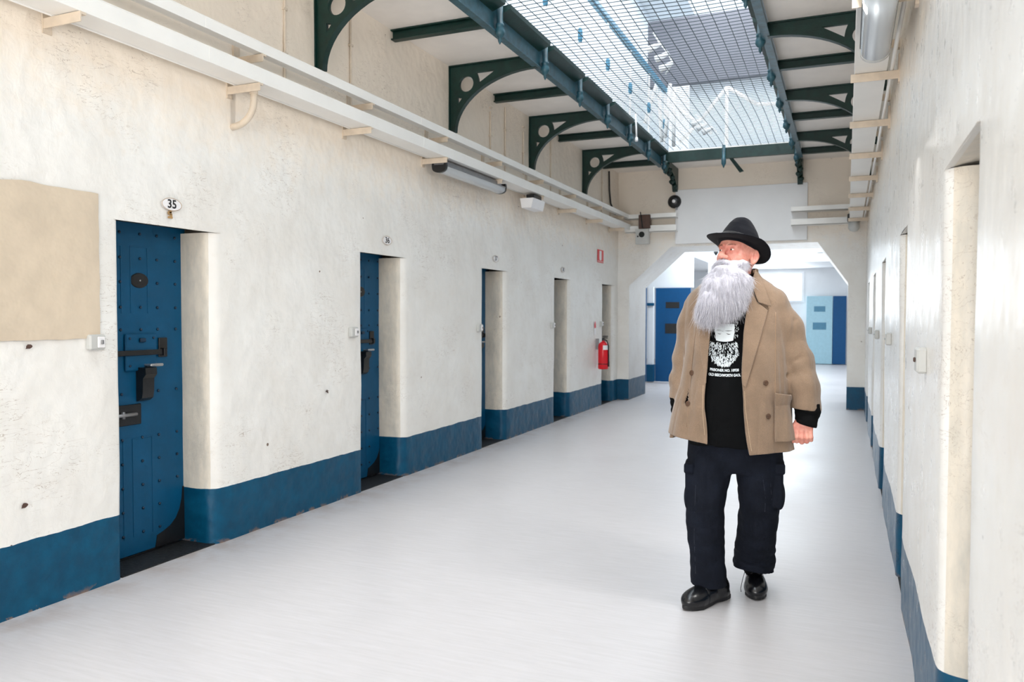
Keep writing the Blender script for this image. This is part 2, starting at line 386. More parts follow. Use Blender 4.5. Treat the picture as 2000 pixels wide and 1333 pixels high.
# ------------------------------------------------------------------ cell doors
def cell_door(idx, y0, side, num=None):
    """door in the recess starting at y0 (corridor coordinate); side=+1 left wall"""
    X = XL-REC if side > 0 else XR+REC
    d = empty('door_%d' % idx, (X, y0, 0), kind='structure')
    def w(name, mb, mat, **k):     # local: +x out of the wall, y along, z up
        o = mb.obj(name, mat, k.pop('parent', d), **k); return o
    s = side
    bx = lambda mb, a, b, c, e, f, g, bv=.003: mb.box(min(s*a, s*b), max(s*a, s*b), c, e, f, g, bv)
    leaf = MB(); bx(leaf, -.05, 0, -.04, .70, .02, 1.955)
    for yy in (.285, .425):        # beaded joints in the boards
        pass
    w('door_leaf', leaf, M_blue)
    md = MB()
    for (ya, yb, za, zb) in ((.285, .412, 1.43, 1.82), (.10, .225, 1.43, 1.82), (.285, .43, .12, .70), (.10, .225, .12, .70)):
        bx(md, 0, .003, ya, ya+.006, za, zb, .001); bx(md, 0, .003, yb-.006, yb, za, zb, .001); bx(md, 0, .0032, ya+.001, yb-.001, zb-.006, zb+.0005, .001)
    w('panel_moulding', md, M_blue)
    st = MB()
    for yy in (.215, .355, .477, .615, .085):
        for zz in (1.893, 1.75, 1.61, 1.465, 1.335, .965, .70, .56, .42, .28, .14):
            if yy > .5 and zz < .35: continue
            if abs(zz-1.61) < .02 and yy == .355: continue
            st.lathe([(.009, 0), (.008, s*.006), (.004, s*.009)], (0, yy, zz), 'x', 8)
    w('door_stud', st, M_bluedk, smooth=True)['kind'] = 'stuff'
    ov = MB(); n = 24
    vs = [(s*.006, .35+.060*math.cos(2*PI*k/n), 1.622+.041*math.sin(2*PI*k/n)) for k in range(n)]+[(0, .35+.064*math.cos(2*PI*k/n), 1.622+.045*math.sin(2*PI*k/n)) for k in range(n)]
    ov.add(vs, [tuple(range(n))]+[(k, (k+1) % n, (k+1) % n+n, k+n) for k in range(n)])
    op = w('peephole_plate', ov, M_black)
    ph = MB(); ph.lathe([(.006, 0), (.005, s*.003)], (s*.006, .35, 1.622), 'x', 10); w('peephole', ph, M_chrome, parent=op)
    ht = MB(); bx(ht, 0, .018, .235, .455, 1.095, 1.31, .006); hat = w('food_hatch', ht, M_blue)
    hr = MB()
    for yy in (.262, .43):
        for zz in (1.125, 1.285): hr.lathe([(.008, 0), (.007, s*.005), (.003, s*.007)], (s*.018, yy, zz), 'x', 8)
    bx(hr, .018, .034, .325, .365, 1.262, 1.285)
    w('hatch_knob', hr, M_bluedk, parent=hat)
    br = MB(); bx(br, .02, .034, .14, .485, 1.185, 1.216); w('locking_bar', br, M_black)
    pl = MB(); bx(pl, 0, .012, .478, .542, 1.168, 1.284); bx(pl, .012, .045, .486, .51, 1.178, 1.222); w('staple_plate', pl, M_black)
    sl = MB(); bx(sl, .012, .075, .36, .455, 1.118, 1.134, .005); w('hatch_shelf', sl, M_chrome)
    sb = MB()
    prof = [(0, 1.115), (.075, 1.112), (.078, 1.075), (.055, 1.05), (.052, .97), (.045, .935), (.02, .918), (0, .915)]
    sb.prism([(s*a, z) for a, z in prof], .318, .40)
    w('shelf_bracket', sb, M_black, auto=35)
    lk = MB(); bx(lk, 0, .01, .14, .345, .782, .902); lkp = w('lock_plate', lk, M_black)
    bt = MB(); bt.tube([(s*.022, .12, .845), (s*.022, .30, .845)], .011, 10); bt.box(*sorted((s*.008, s*.03)), .20, .215, .825, .865); w('lock_bolt', bt, M_greymetal, parent=lkp, smooth=True)
    # shadow in the lower corner, put on as a thin black shape
    kp = MB(); kp.prism([(.70, .02), (.70, .35), (.655, .35), (.648, .28), (.63, .215), (.60, .165), (.555, .128), (.50, .105), (.455, .092), (.44, .02)], *sorted((0, s*.004)), plane='yz'); w('corner_shadow', kp, M_black)
    return d
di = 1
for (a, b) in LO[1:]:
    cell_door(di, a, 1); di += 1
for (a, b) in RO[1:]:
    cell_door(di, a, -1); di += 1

# number plaques painted over the doors
def plaque(y, z, txt, label):
    p = empty('number_plaque', (XL+.007, y, z), label=label, cat='number sign', group='oval cell number plaques')
    n = 32; r = MB()
    r.add([(0, .072*math.cos(2*PI*k/n), .036*math.sin(2*PI*k/n)) for k in range(n)]+[(.004, .068*math.cos(2*PI*k/n), .033*math.sin(2*PI*k/n)) for k in range(n)],
          [(k, (k+1) % n, (k+1) % n+n, k+n) for k in range(n)]+[tuple(range(n, 2*n))])
    r.obj('plaque_face', M_signwhite, p)
    rim = MB(); rim.tube([(.004, .071*math.cos(2*PI*k/n), .035*math.sin(2*PI*k/n)) for k in range(n+1)], .0012, 5); rim.obj('painted_rim', M_rust, p)
    o = text_mesh('painted_number', txt, .068, M_ink, p, offset=.0012)
    o.matrix_local = Matrix.Translation((.0052, 0, 0)) @ Matrix(((0, 0, 1, 0), (1, 0, 0, 0), (0, 1, 0, 0), (0, 0, 0, 1)))
    return p
plaque(3.405, 2.052, '35', 'oval plaque numbered 35 above the nearest blue cell door')
plaque(5.70, 2.050, '36', 'oval plaque numbered 36 above the second recessed blue door')
plaque(7.93, 2.048, '37', 'faint oval plaque numbered 37 above the third door recess')
plaque(10.17, 2.05, '38', 'tiny oval number plaque above the fourth door recess on the left')
rs = MB()
for (dy, dz, w_, h_) in ((0, .0, .010, .016), (-.006, -.014, .014, .010), (.004, -.026, .010, .010), (-.002, -.038, .018, .006)):
    rs.box(XL+.002, XL+.006, 3.40+dy-w_, 3.40+dy+w_, 2.016+dz-h_, 2.016+dz+h_, .002)
tag(rs.obj('rust_drip', M_rust), 'brown rust drip on white plaster right under number 35', 'stain')

# switch boxes beside each door
def switch_box(wall, y, z, label, s=.095):
    X = XL if wall > 0 else XR
    p = empty('switch_box', (X, y, z), label=label, cat='switch', group='grey wall switches beside the cells')
    b = MB(); b.box(*sorted((-wall*.004, wall*.034)), -s*.5, s*.5, -s*.42, s*.42, .008); b.obj('switch_body', M_grey, p)
    if wall < 0:
        c = MB(); c.box(-.0415, -.033, -s*.12, s*.02, -s*.06, s*.10, .003); c.obj('chipped_mark', M_brown if y < 4 else M_grey, p); return p
    c = MB(); c.box(*sorted((wall*.034, wall*.042)), -s*.08, s*.38, -s*.3, s*.3, .004); c.obj('switch_cover', M_signwhite, p)
    k = MB(); k.box(*sorted((wall*.042, wall*.052)), s*.08, s*.22, -s*.1, s*.12, .002); k.obj('switch_rocker', M_greymetal, p)
    return p
switch_box(1, 2.892, 1.280, 'grey plastic switch box left of door 35 beside the tan patch')
switch_box(1, 5.195, 1.290, 'grey switch box left of the doorway numbered 36')
switch_box(1, 7.50, 1.293, 'grey switch box left of the doorway numbered 37')
switch_box(1, 9.741, 1.297, 'grey switch box left of the fourth recessed doorway')
switch_box(1, 11.98, 1.297, 'faint grey switch box behind the red fire extinguisher')
switch_box(-1, 3.20, 1.262, 'large grey switch box with a brown chip on the near right wall', .11)
switch_box(-1, 5.60, 1.276, 'plain grey switch box between the second and third right recesses')
switch_box(-1, 7.72, 1.26, 'small grey switch box, third from the camera along the right wall')
switch_box(-1, 9.90, 1.26, 'tiny grey switch box farther along the right wall, fourth of its row')

# tan patch on the near left wall
N, K = 30, 24; vs = []
for j in range(K+1):
    for i in range(N+1):
        u, v = i/N, j/K
        y = 1.55+(2.925-1.55)*u+(.006*mnoise.noise(Vector((v*9, 1, u))) if i in (0, N) else 0)
        z = 1.30+(.745-.0*u)*v+(.012*mnoise.noise(Vector((u*9, 5, v))) if j in (0, K) else 0)
        e = min(u, 1-u, v, 1-v)
        vs.append((XL+.008+(.007*abs(mnoise.noise(Vector((y*3, z*3, 0))))+.004 if e > 0 else .001), y, z))
pm = MB(); pm.add(vs, [(j*(N+1)+i, j*(N+1)+i+1, (j+1)*(N+1)+i+1, (j+1)*(N+1)+i) for j in range(K) for i in range(N)])
tag(pm.obj('wall_patch', M_cloth, smooth=True), 'big tan rectangular patch on the left wall before door 35', 'wall patch')
# little iron hooks and chips
for (y, z, nm, lb) in ((2.535, 1.27, 'paint_chip', 'rusty brown chip in the plaster just below the tan patch'), (4.86, .853, 'paint_chip', 'dark chip in the plaster between doors 35 and 36'), (2.50, .52, 'paint_chip', 'greyish paint chip low on the wall above the near blue skirting')):
    m = MB(); m.add([(XL+.010, y+.016*math.cos(a)*(1+.3*math.sin(3*a+y)+.2*math.sin(5*a)), z+.012*math.sin(a)*(1+.3*math.cos(2*a+z*9)+.2*math.sin(4*a))) for a in [2*PI*k/18 for k in range(18)]], [tuple(range(18))])
    tag(m.obj(nm, M_brown), lb, 'paint chip', 'chips in the plaster')

# ------------------------------------------------------------------ cable trays
def cable_tray(name, xf, xb, z0, z1, mat, label, cat='cable tray', y0=-2, y1=12.86, join=1.22):
    p = empty(name, (0, 0, 0), label=label, cat=cat)
    a = MB(); s = 1 if xf > xb else -1
    a.box(*sorted((xf, xf-s*.006)), y0, y1, z0, z1); a.box(*sorted((xf-s*.001, xb+s*.001)), y0+.001, y1-.001, z0+.0008, z0+.006); a.box(*sorted((xb, xb+s*.006)), y0, y1, z0, z1)
    a.box(*sorted((xf+s*.002, xf-s*.014)), y0, y1, z1, z1+.005)
    a.obj('tray_channel', mat, p)
    y = 3.45
    while y < y1: j = MB(); j.box(*sorted((xf-s*.002, xf+s*.0015)), y, y+.04, z0, z1+.005); j.obj('joint_sleeve', mat, p); y += 2.44
    return p
cable_tray('cable_tray', -3.31, -3.475, 2.84, 2.925, M_tray, 'wide lower white cable tray along the left wall')
cable_tray('cable_tray', -3.335, -3.40, 3.035, 3.095, M_tray, 'narrow upper white cable tray above the wide one on the left wall')
cable_tray('cable_tray', .025, .195, 2.84, 2.925, M_tray, 'wide lower white cable tray along the right wall')
cable_tray('cable_tray', .045, .11, 3.035, 3.095, M_tray, 'narrow upper white cable tray hidden above the wide one on the right wall')
br_y = [1.42+1.22*k for k in range(10)]
for wall, X in ((1, XL), (-1, XR)):
    for k, y in enumerate(br_y):
        where = ('left wall' if wall > 0 else 'right wall')
        if y < (2.6 if wall > 0 else 3.8): continue
        on = ['first', 'second', 'third', 'fourth', 'fifth', 'sixth', 'seventh', 'eighth', 'ninth', 'tenth'][k-(1 if wall > 0 else 2)]
        b = MB(); b.box(*sorted((X-wall*.005, X+wall*.262)), y-.002, y+.026, 2.826, 2.8375); b.box(*sorted((X-wall*.006, X+wall*.263)), y-.006, y-.0005, 2.79, 2.838)
        b.box(*sorted((X-wall*.004, X+wall*.012)), y-.008, y+.04, 2.77, 2.93)
        tag(b.obj('tray_bracket', M_bracket), 'cream bracket under the wide lower tray on the %s, %s from the camera' % (where, on), 'bracket', 'lower tray brackets, '+where)
        y2 = y+.06
        b = MB(); b.box(*sorted((X-wall*.005, X+wall*.236)), y2-.002, y2+.026, 3.021, 3.0325); b.box(*sorted((X-wall*.006, X+wall*.237)), y2-.006, y2-.0005, 2.985, 3.033)
        b.box(*sorted((X-wall*.004, X+wall*.012)), y2-.008, y2+.045, 2.985, 3.12)
        tag(b.obj('tray_bracket', M_bracket), 'cream bracket under the narrow upper tray on the %s, %s from the camera' % (where, on), 'bracket', 'upper tray brackets, '+where)
for (X, lb) in ((XL+.066, 'thin white conduit running under the wide tray on the left wall'), (XR-.045, 'thin white conduit running beside the wide tray on the right wall')):
    m = MB(); m.tube([(X, -2, 2.85), (X, 12.8, 2.85)], .011, 8); tag(m.obj('cable_conduit', M_tray, smooth=True), lb, 'conduit')
# trays wrapping on to the end wall
def end_tray(x0, x1, z0, z1, dep, label):
    m = MB(); m.box(x0, x1, 13-dep, 13-dep+.006, z0, z1); m.box(x0, x1, 13-dep, 12.99, z0, z0+.006); m.box(x0, x1, 13-dep, 13-dep+.02, z1, z1+.005)
    tag(m.obj('cable_tray', M_tray), label, 'cable tray', 'short trays on the end wall')
end_tray(-3.40, -2.55, 2.80, 2.90, .2, 'lower short cable tray on the end wall, left of the arch top')
end_tray(-3.40, -2.55, 3.02, 3.09, .2, 'upper short cable tray on the end wall, left of the arch top')
end_tray(-.80, .10, 2.81, 2.90, .2, 'lower short cable tray on the end wall, right of the arch top')
end_tray(-.80, .10, 3.02, 3.09, .2, 'upper short cable tray on the end wall, right of the arch top')

# vertical conduits on the upper left wall
for (y, z0, z1, lb) in ((4.40, 2.95, 3.83, 'first thin vertical pipe on the upper left wall, left of the cut off green bracket'), (5.18, 2.95, 3.83, 'thin vertical pipe on the upper left wall just right of the first green bracket'),
                        (7.78, 3.1, 3.62, 'short vertical pipe on the upper left wall behind the second green bracket'), (8.18, 2.95, 3.76, 'vertical pipe under the second straight green beam'), (8.72, 3.1, 3.60, 'thin vertical pipe just left of the third green bracket'),
                        (9.66, 2.95, 3.70, 'thin vertical pipe just right of the third green bracket'), (12.0, 2.95, 3.72, 'thin pale vertical pipe near the far end of the left wall')):
    m = MB(); m.tube([(XL+.012, y, z0), (XL+.012, y, z1)], .009, 8)
    for zz in (z0+.25, z0+.55): m.box(XL, XL+.024, y-.02, y+.02, zz, zz+.015)
    tag(m.obj('wall_pipe', M_conduit, smooth=False), lb, 'pipe')
m = MB(); m.tube([(XL+.02, 12.35, 3.75), (XL+.02, 12.38, 3.45), (XL+.02, 12.45, 3.25), (XL+.03, 12.7, 3.1)], .014, 8)
tag(m.obj('black_cable', M_black, smooth=True), 'thick black cable hanging down the wall by the far left corner', 'cable')
m = MB(); pts = [(-3.39, 3.90, 2.83), (-3.39, 3.90, 2.74)]+[(-3.39-.17*(1-math.cos(q)), 3.90-.04*math.sin(q)*0, 2.74-.14*math.sin(q)) for q in [PI/2*j/8 for j in range(1, 9)]]
m.tube(pts+[(XL-.02, 3.90, 2.60)], .021, 12)
bp = tag(m.obj('bent_pipe', M_bracket, smooth=True), 'thick cream elbow pipe curving from the tray into the left wall', 'pipe')
m = MB(); m.lathe([(.026, 2.785), (.026, 2.825)], (-3.39, 3.90, 0), 'z', 14); m.obj('pipe_collar', M_bracket, bp, smooth=False)

# ------------------------------------------------------------------ light fittings
def tube_light(x0, x1, y0, y1, z0, z1, label):
    p = empty('tube_light', ((x0+x1)/2, (y0+y1)/2, z0), label=label, cat='light fitting')
    cx, cy, hx, hy = 0, 0, (x1-x0)/2, (y1-y0)/2; H = z1-z0
    a = MB(); a.box(-hx*.72, hx*.72, -hy*.99, hy*.86, H*.62, H, .004); a.obj('light_housing', M_greymetal, p)
    d = MB(); n = 10; prof = [(hx*math.cos(PI*j/n), H*.6-H*.6*math.sin(PI*j/n)**.6) for j in range(n+1)]
    d.prism(prof, -hy*.94, hy*.94); d.obj('diffuser', M_diffuser, p, auto=40)
    for s in (-1, 1): e = MB(); e.prism([(a_*1.04, b_-.002) for a_, b_ in prof]+[(-hx, H*.9), (hx, H*.9)][::1], s*hy*.94, s*hy*.985); e.obj('end_cap', M_black if x0 < -1 else M_grey, p)
    l = MB(); l.box(-hx*1.03, -hx*.97, -hy*.94, hy*.94, H*.5, H*.62); l.box(hx*.97, hx*1.03, -hy*.94, hy*.94, H*.5, H*.62); l.obj('light_clip', M_greymetal if x0 < -1 else M_black, p)
    tb = MB(); tb.tube([(0, -hy*.9, H*.42), (0, hy*.9, H*.42)], .013, 10); tb.obj('lamp_tube', M_rodwhite, p, smooth=True)
    return p
tube_light(-3.475, -3.335, 6.32, 7.72, 2.715, 2.825, 'long clear fluorescent fitting hanging below the left tray')
tube_light(.045, .185, 3.0, 4.42, 2.70, 2.835, 'long shiny fluorescent fitting under the right tray at the top edge')
eb = empty('emergency_light', (-3.38, 8.60, 2.66), label='short white emergency light box under the left tray', cat='light fitting')
m = MB(); m.prism([(-.07, .0), (.05, .0), (.075, .11), (-.09, .11)], -.19, .19); m.obj('light_box', M_signwhite, eb)
m = MB(); m.box(-.05, .05, -.10, .14, .11, .165, .004); m.obj('mount_plate', M_black, eb)

# ------------------------------------------------------------------ wall signs, extinguisher, sensors
sg_ = empty('fire_sign', (XL+.006, 11.93, 2.355), label='red and white fire extinguisher sign high on the left wall', cat='sign')
m = MB(); m.box(0, .004, -.15, .17, -.10, .10, .001); m.obj('sign_panel', M_red, sg_)
m = MB(); m.box(.004, .006, -.055, .055, -.052, .085, .001); m.box(.004, .006, -.15, .17, -.085, -.078); m.prism([(0.004, 0)]*0 or [(-.05, -.052), (.05, -.052), (.02, -.066), (-.02, -.066)], .004, .006, plane='yz'); m.obj('sign_picture', M_signwhite, sg_)
s2 = empty('instruction_sign', (XL+.006, 11.66, 1.235), label='small narrow red and white notice above the extinguisher', cat='sign')
m = MB(); m.box(0, .003, -.035, .045, -.10, .10, .001); m.obj('sign_panel', M_signwhite, s2)
m = MB(); m.prism([(-.035, .0), (.045, .0), (.045, .06), (.005, .105), (-.035, .06)], .003, .005, plane='yz'); m.obj('sign_picture', M_red, s2)

fx = empty('fire_extinguisher', (XL+.12, 11.74, .60), label='red fire extinguisher hanging on the left wall before the last recess', cat='fire extinguisher')
m = MB(); m.lathe([(.072, 0), (.080, .012), (.080, .35), (.072, .385), (.045, .415), (.024, .425), (.024, .44)], n=24); m.obj('extinguisher_cylinder', M_red, fx, auto=40)
m = MB(); m.lathe([(.02, .44), (.02, .47), (.012, .48)], n=12); m.box(-.012, .07, -.012, .012, .475, .49, .003); m.box(-.012, .075, -.012, .012, .50, .515, .003); m.obj('valve_handle', M_black, fx)
m = MB(); m.tube([(.02, -.03, .46), (.07, -.05, .44), (.088, -.02, .36), (.088, -.01, .12), (.086, -.012, .06)], .010, 8); m.tube([(.088, -.01, .12), (.088, -.01, .04)], .014, 8); m.obj('hose', M_black, fx, smooth=True)
m = MB()
for (z0, z1, a0, a1) in ((.30, .37, -1.35, .5), (.20, .27, .1, .8), (.10, .18, .1, .7)):
    n = 10; vs = []
    for j in range(n+1):
        q = a0+(a1-a0)*j/n; vs += [(.0812*math.cos(q), .0812*math.sin(q), z0), (.0812*math.cos(q), .0812*math.sin(q), z1)]
    m.add(vs, [(2*j, 2*j+2, 2*j+3, 2*j+1) for j in range(n)])
m.obj('extinguisher_label', M_signwhite, fx)
m = MB(); m.lathe([(.0825, .075), (.0825, .085)], n=24); m.obj('hose_strap', M_black, fx)
m = MB(); m.box(-.118, -.07, -.015, .015, .30, .47, .002); m.obj('wall_hook', M_greymetal, fx)

sn = empty('motion_sensor', (-3.09, 12.76, 2.60), label='grey square sensor box with round black eye by the end wall', cat='sensor')
m = MB(); m.box(-.115, .10, -.02, .08, 0, .245, .006); m.obj('sensor_body', M_grey, sn)
m = MB(); m.lathe([(.047, -.028), (.047, -.015)], (-.01, 0, .155), 'y', 24); m.lathe([(.014, -.026), (.014, -.015)], (-.075, 0, .125), 'y', 12); m.obj('sensor_eye', M_darkhole, sn)
bb = empty('junction_box', (-3.07, 12.76, 2.855), label='dark brown box fixed above the grey sensor box', cat='junction box')
m = MB(); m.box(-.09, .10, -.0, .08, 0, .225, .006); m.obj('box_body', M_brown, bb)
m = MB(); m.tube([(-.02, -.01, .01), (-.03, -.02, .10), (-.05, -.01, .20), (-.06, .0, .27)], .008, 8); m.obj('box_cable', M_black, bb, smooth=True)
bl = empty('alarm_bell', (-2.61, 12.955, 3.29), label='round dark grey alarm bell on the end wall above the trays', cat='alarm bell')
m = MB(); m.lathe([(.108, 0), (.108, -.02), (.09, -.055), (.05, -.075)], axis='y', n=32); m.obj('bell_dome', M_black, bl, auto=50)
m = MB(); m.lathe([(.028, -.076), (.02, -.088)], axis='y', n=16); m.obj('bell_boss', M_signwhite, bl)
m = MB(); m.box(.02, .05, -.04, 0, -.13, -.10); m.obj('bell_clapper', M_greymetal, bl)
cm = empty('dome_camera', (.085, 12.70, 2.68), label='small white and black dome camera at the far end of the right tray', cat='security camera')
m = MB(); m.box(-.09, .09, -.09, .09, .14, .25, .01); m.obj('camera_housing', M_black, cm)
m = MB(); m.lathe([(.08, .14), (.078, .04), (.05, .0), (.01, -.01)], n=20); m.obj('camera_dome', M_grey, cm, smooth=True)

# ------------------------------------------------------------------ gallery ironwork
BK = [4.78+1.0445*k for k in range(-6, 8)]       # beam positions; the even ones carry brackets
def bracket_mesh(name):
    Lb, Hb = .90, .635
    outer = [(0, 0), (Lb, 0), (Lb, -.10)]
    N = 16
    for j in range(N+1):          # concave lower sweep from the girder end down to the wall foot
        q = PI/2*j/N; outer.append((Lb-.02-(Lb-.075)*math.sin(q)**1.0*1.0, -Hb+.0+(Hb-.10)*math.cos(q)**1.0 if False else -.10-(Hb-.10)*(1-math.cos(q))))
    outer += [(.052, -Hb), (0, -Hb)]
    c = (.185, -.185); r = .078
    circ = [(c[0]+r*math.cos(2*PI*k/24), c[1]+r*math.sin(2*PI*k/24)) for k in range(24)][::-1]
    t1 = [(.285, -.085), (.50, -.085), (.315, -.195), (.305, -.14)][::-1]
    t2 = [(.085, -.30), (.145, -.315), (.088, -.385)][::-1]
    return outer, circ, t1, t2
outer, circ, t1, t2 = bracket_mesh('x')
def make_bracket():
    p = empty('balcony_bracket', (0, 0, 0))
    w = shape2d('bracket_web', [outer, circ, t1, t2], .03, M_green, p, bevel=.004)
    w.matrix_local = Matrix.Rotation(PI/2, 4, 'X')
    f = MB(); f.box(0, .9, -.042, .042, -.012, .0, .003); f.box(0, .012, -.042, .042, -.635, 0, .003)
    n = 14
    f.obj('bracket_flange', M_green, p)
    # rib that follows the lower sweep
    m = MB(); pts = outer[2:-2]
    for a, b in zip(pts[:-1], pts[1:]):
        dx, dz = b[0]-a[0], b[1]-a[1]; L = math.hypot(dx, dz) or 1; nx, nz = dz/L*.012, -dx/L*.012
        m.add([(a[0], -.028, a[1]), (a[0], .028, a[1]), (b[0], .028, b[1]), (b[0], -.028, b[1]), (a[0]-nx, -.028, a[1]-nz), (a[0]-nx, .028, a[1]-nz), (b[0]-nx, .028, b[1]-nz), (b[0]-nx, -.028, b[1]-nz)],
              [(0, 1, 2, 3), (7, 6, 5, 4), (0, 4, 5, 1), (2, 6, 7, 3), (1, 5, 6, 2), (0, 3, 7, 4)])
    m.obj('bracket_rib', M_green, p)
    return p
def make_beam():
    p = MB(); p.box(0, .9, -.006, .006, -.075, 0, .002); p.box(0, .9, -.045, .045, -.012, 0, .002); p.box(0, .9, -.035, .035, -.085, -.073, .002)
    return p.obj('balcony_beam', M_green)
pb, pbeam = make_bracket(), make_beam()
ords = ['nearest', 'second', 'third', 'farthest']
usedb = useds = False
for side, X in ((1, XL), (-1, XR)):
    wl = 'left' if side > 0 else 'right'
    lab = {4.78: 0}
    for k, y in enumerate(BK):
        kk = k-6
        isb = kk % 2 == 0
        if kk < (-1 if side > 0 else 1): continue
        if isb: o = pb if not usedb else copy_tree(pb); usedb = True
        else: o = pbeam if not useds else copy_tree(pbeam); useds = True
        o.location = (X-side*.005, y, 3.83); o.rotation_euler = (0, 0, 0 if side > 0 else PI)
        o['category'] = 'bracket' if isb else 'beam'; o['group'] = ('arched iron balcony brackets' if isb else 'straight iron balcony beams'); o['kind'] = 'thing'
        if side < 0: nb, ns = {2: 'first and largest in its row', 4: 'second in its row from the camera', 6: 'last before the end wall'}, {1: 'above the frame edge', 3: 'between the first and second brackets', 5: 'between the second and last brackets', 7: 'last one, close to the end wall'}
        else: nb = {0: 'first and largest, cut by the top edge', 2: 'second in its row from the camera', 4: 'third in its row from the camera', 6: 'last before the end wall'}
        if side > 0: ns = {1: 'right of the cut off bracket', 3: 'between the second and third brackets', 5: 'between the third and last brackets', 7: 'last one, close to the end wall', -1: 'near the camera, above the frame', -3: 'nearest the camera', }
        if isb: o['label'] = 'green iron bracket with round hole, %s wall, %s' % (wl, nb.get(kk, 'near the camera'))
        else: o['label'] = 'straight dark green beam under the %s gallery, %s' % (wl, ns.get(kk, 'near the camera'))
# girders that edge the opening
def girder(xw, s, name, label):
    """xw web position, s=+1 opening lies toward +X"""
    g = empty(name, (0, 0, 0), label=label, cat='girder', kind='thing')
    m = MB(); m.box(*sorted((xw, xw+s*.012)), -2, 12.2, 3.725, 3.95); m.box(*sorted((xw-s*.03, xw+s*.035)), -2, 12.2, 3.722, 3.733); m.obj('girder_web', M_teal, g)
    for k, y in enumerate(BK):
        if y < .8: continue
        yy = y+.09
        f = MB(); f.lathe([(.026, 3.975), (.026, 3.79), (.036, 3.785), (.036, 3.765), (.030, 3.76), (.042, 3.735), (.042, 3.705), (.026, 3.68), (.012, 3.672), (.016, 3.655), (.012, 3.640), (.002, 3.622)], (xw+s*.055, yy, 0), n=12)
        f.obj('finial', M_teal if k < 20 else M_green, g, smooth=True)
        c = MB(); y1 = min(yy+1.0445-.05, 12.2)
        if y1-yy > .2:
            c.prism([(xw+s*.012, 3.875), (xw+s*.125, 3.915), (xw+s*.13, 3.95), (xw+s*.012, 3.95)], yy+.05, y1); c.obj('kerb_plate', M_green, g)
    return g
girder(-2.675, 1, 'gallery_girder', 'dark teal iron girder with hanging finials along the left gallery edge')
girder(-.64, -1, 'gallery_girder', 'dark teal iron girder with hanging finials along the right gallery edge')
g = empty('gallery_girder', (0, 0, 0), label='short dark girder crossing the far end of the netted opening', cat='girder', kind='thing')
m = MB(); m.box(-2.66, -.66, 12.2, 12.212, 3.79, 3.95); m.box(-2.66, -.66, 12.17, 12.24, 3.785, 3.797); m.obj('girder_web', M_green, g)
m = MB(); m.lathe([(.024, 3.975), (.024, 3.79), (.034, 3.785), (.034, 3.70), (.02, 3.68), (.014, 3.66), (.002, 3.635)], (-1.72, 12.15, 0), n=12); m.obj('finial', M_teal, g, smooth=True)
m = MB(); m.add([(-1.66, 12.19, 3.80), (-1.60, 12.19, 3.80), (-1.46, 12.4, 3.62), (-1.52, 12.4, 3.60), (-1.66, 12.23, 3.80), (-1.60, 12.23, 3.80), (-1.46, 12.44, 3.62), (-1.52, 12.44, 3.60)], [(0, 1, 2, 3), (4, 7, 6, 5), (0, 4, 5, 1), (1, 5, 6, 2), (2, 6, 7, 3), (3, 7, 4, 0)]); m.obj('stay', M_green, g)
# ornate corbels of the end wall
def corbel(x, label):
    g = empty('corbel', (x, 13.0, 3.83), label=label, cat='bracket', group='ornate corbels on the end wall')
    sw = [(0, 0), (-.82, 0), (-.82, -.10)]+[(-.80+.74*math.sin(q), -.10-.42*(1-math.cos(q))) for q in [PI/2*j/10 for j in range(11)]]+[(-.06, -.40), (0, -.40)]
    sw = [(0, 0), (-.80, 0), (-.80, -.08), (-.60, -.10), (-.40, -.15), (-.24, -.22), (-.13, -.30), (-.09, -.38), (0, -.38)]
    m = MB(); m.prism(sw, -.038, .038, plane='yz'); m.obj('corbel_web', M_green, g)
    l = MB(); random.seed(3)
    for j in range(7):
        u = j/6; yy = -.78+.62*u; zz = -.07-.24*u**1.6
        l.lathe([(.004, -.035), (.026, -.02), (.044, .006), (.040, .03), (.012, .05)], (.016*(-1)**j, yy, zz-.012), n=9)
    l.obj('corbel_leaves', M_green, g, smooth=True)
    f = MB(); f.lathe([(.05, 0), (.045, -.06), (.03, -.10), (.045, -.13), (.02, -.18), (.004, -.2)], (0, -.80, -.02), n=12); f.obj('corbel_drop', M_green, g, smooth=True)
corbel(-2.60, 'ornate dark green corbel at the left end of the far girder')
corbel(-.68, 'ornate dark green corbel at the right end of the far girder')

# wire net across the opening: one object
m = MB(); P = .107; r = .0026; zn = 3.965
def wire(a, b):
    a, b = Vector(a), Vector(b); d = (b-a).normalized(); s_ = d.cross(Vector((0, 0, 1))).normalized()*r; u_ = Vector((0, 0, r))
    m.add([a+s_+u_, a-s_+u_, a-s_-u_, a+s_-u_, b+s_+u_, b-s_+u_, b-s_-u_, b+s_-u_], [(0, 1, 5, 4), (1, 2, 6, 5), (2, 3, 7, 6), (3, 0, 4, 7)])
x = -2.58; sag = lambda x, y: .012*math.sin(y*1.3)+.01*math.sin(x*3+y*2.2)
while x < -.72:
    y = 3.2
    while y < 12.15: wire((x, y, zn+sag(x, y)), (x+.002*math.sin(y), y+.107*3, zn+sag(x, y+.321))); y += .321
    x += P
y = 3.2
while y < 12.2:
    xs = [-2.60, -2.1, -1.65, -1.2, -.70]
    for a, b in zip(xs[:-1], xs[1:]): wire((a, y, zn+sag(a, y)), (b, y, zn+sag(b, y)))
    y += .078
tag(m.obj('wire_net', M_wire), 'horizontal wire safety net stretched across the gallery opening', 'net')

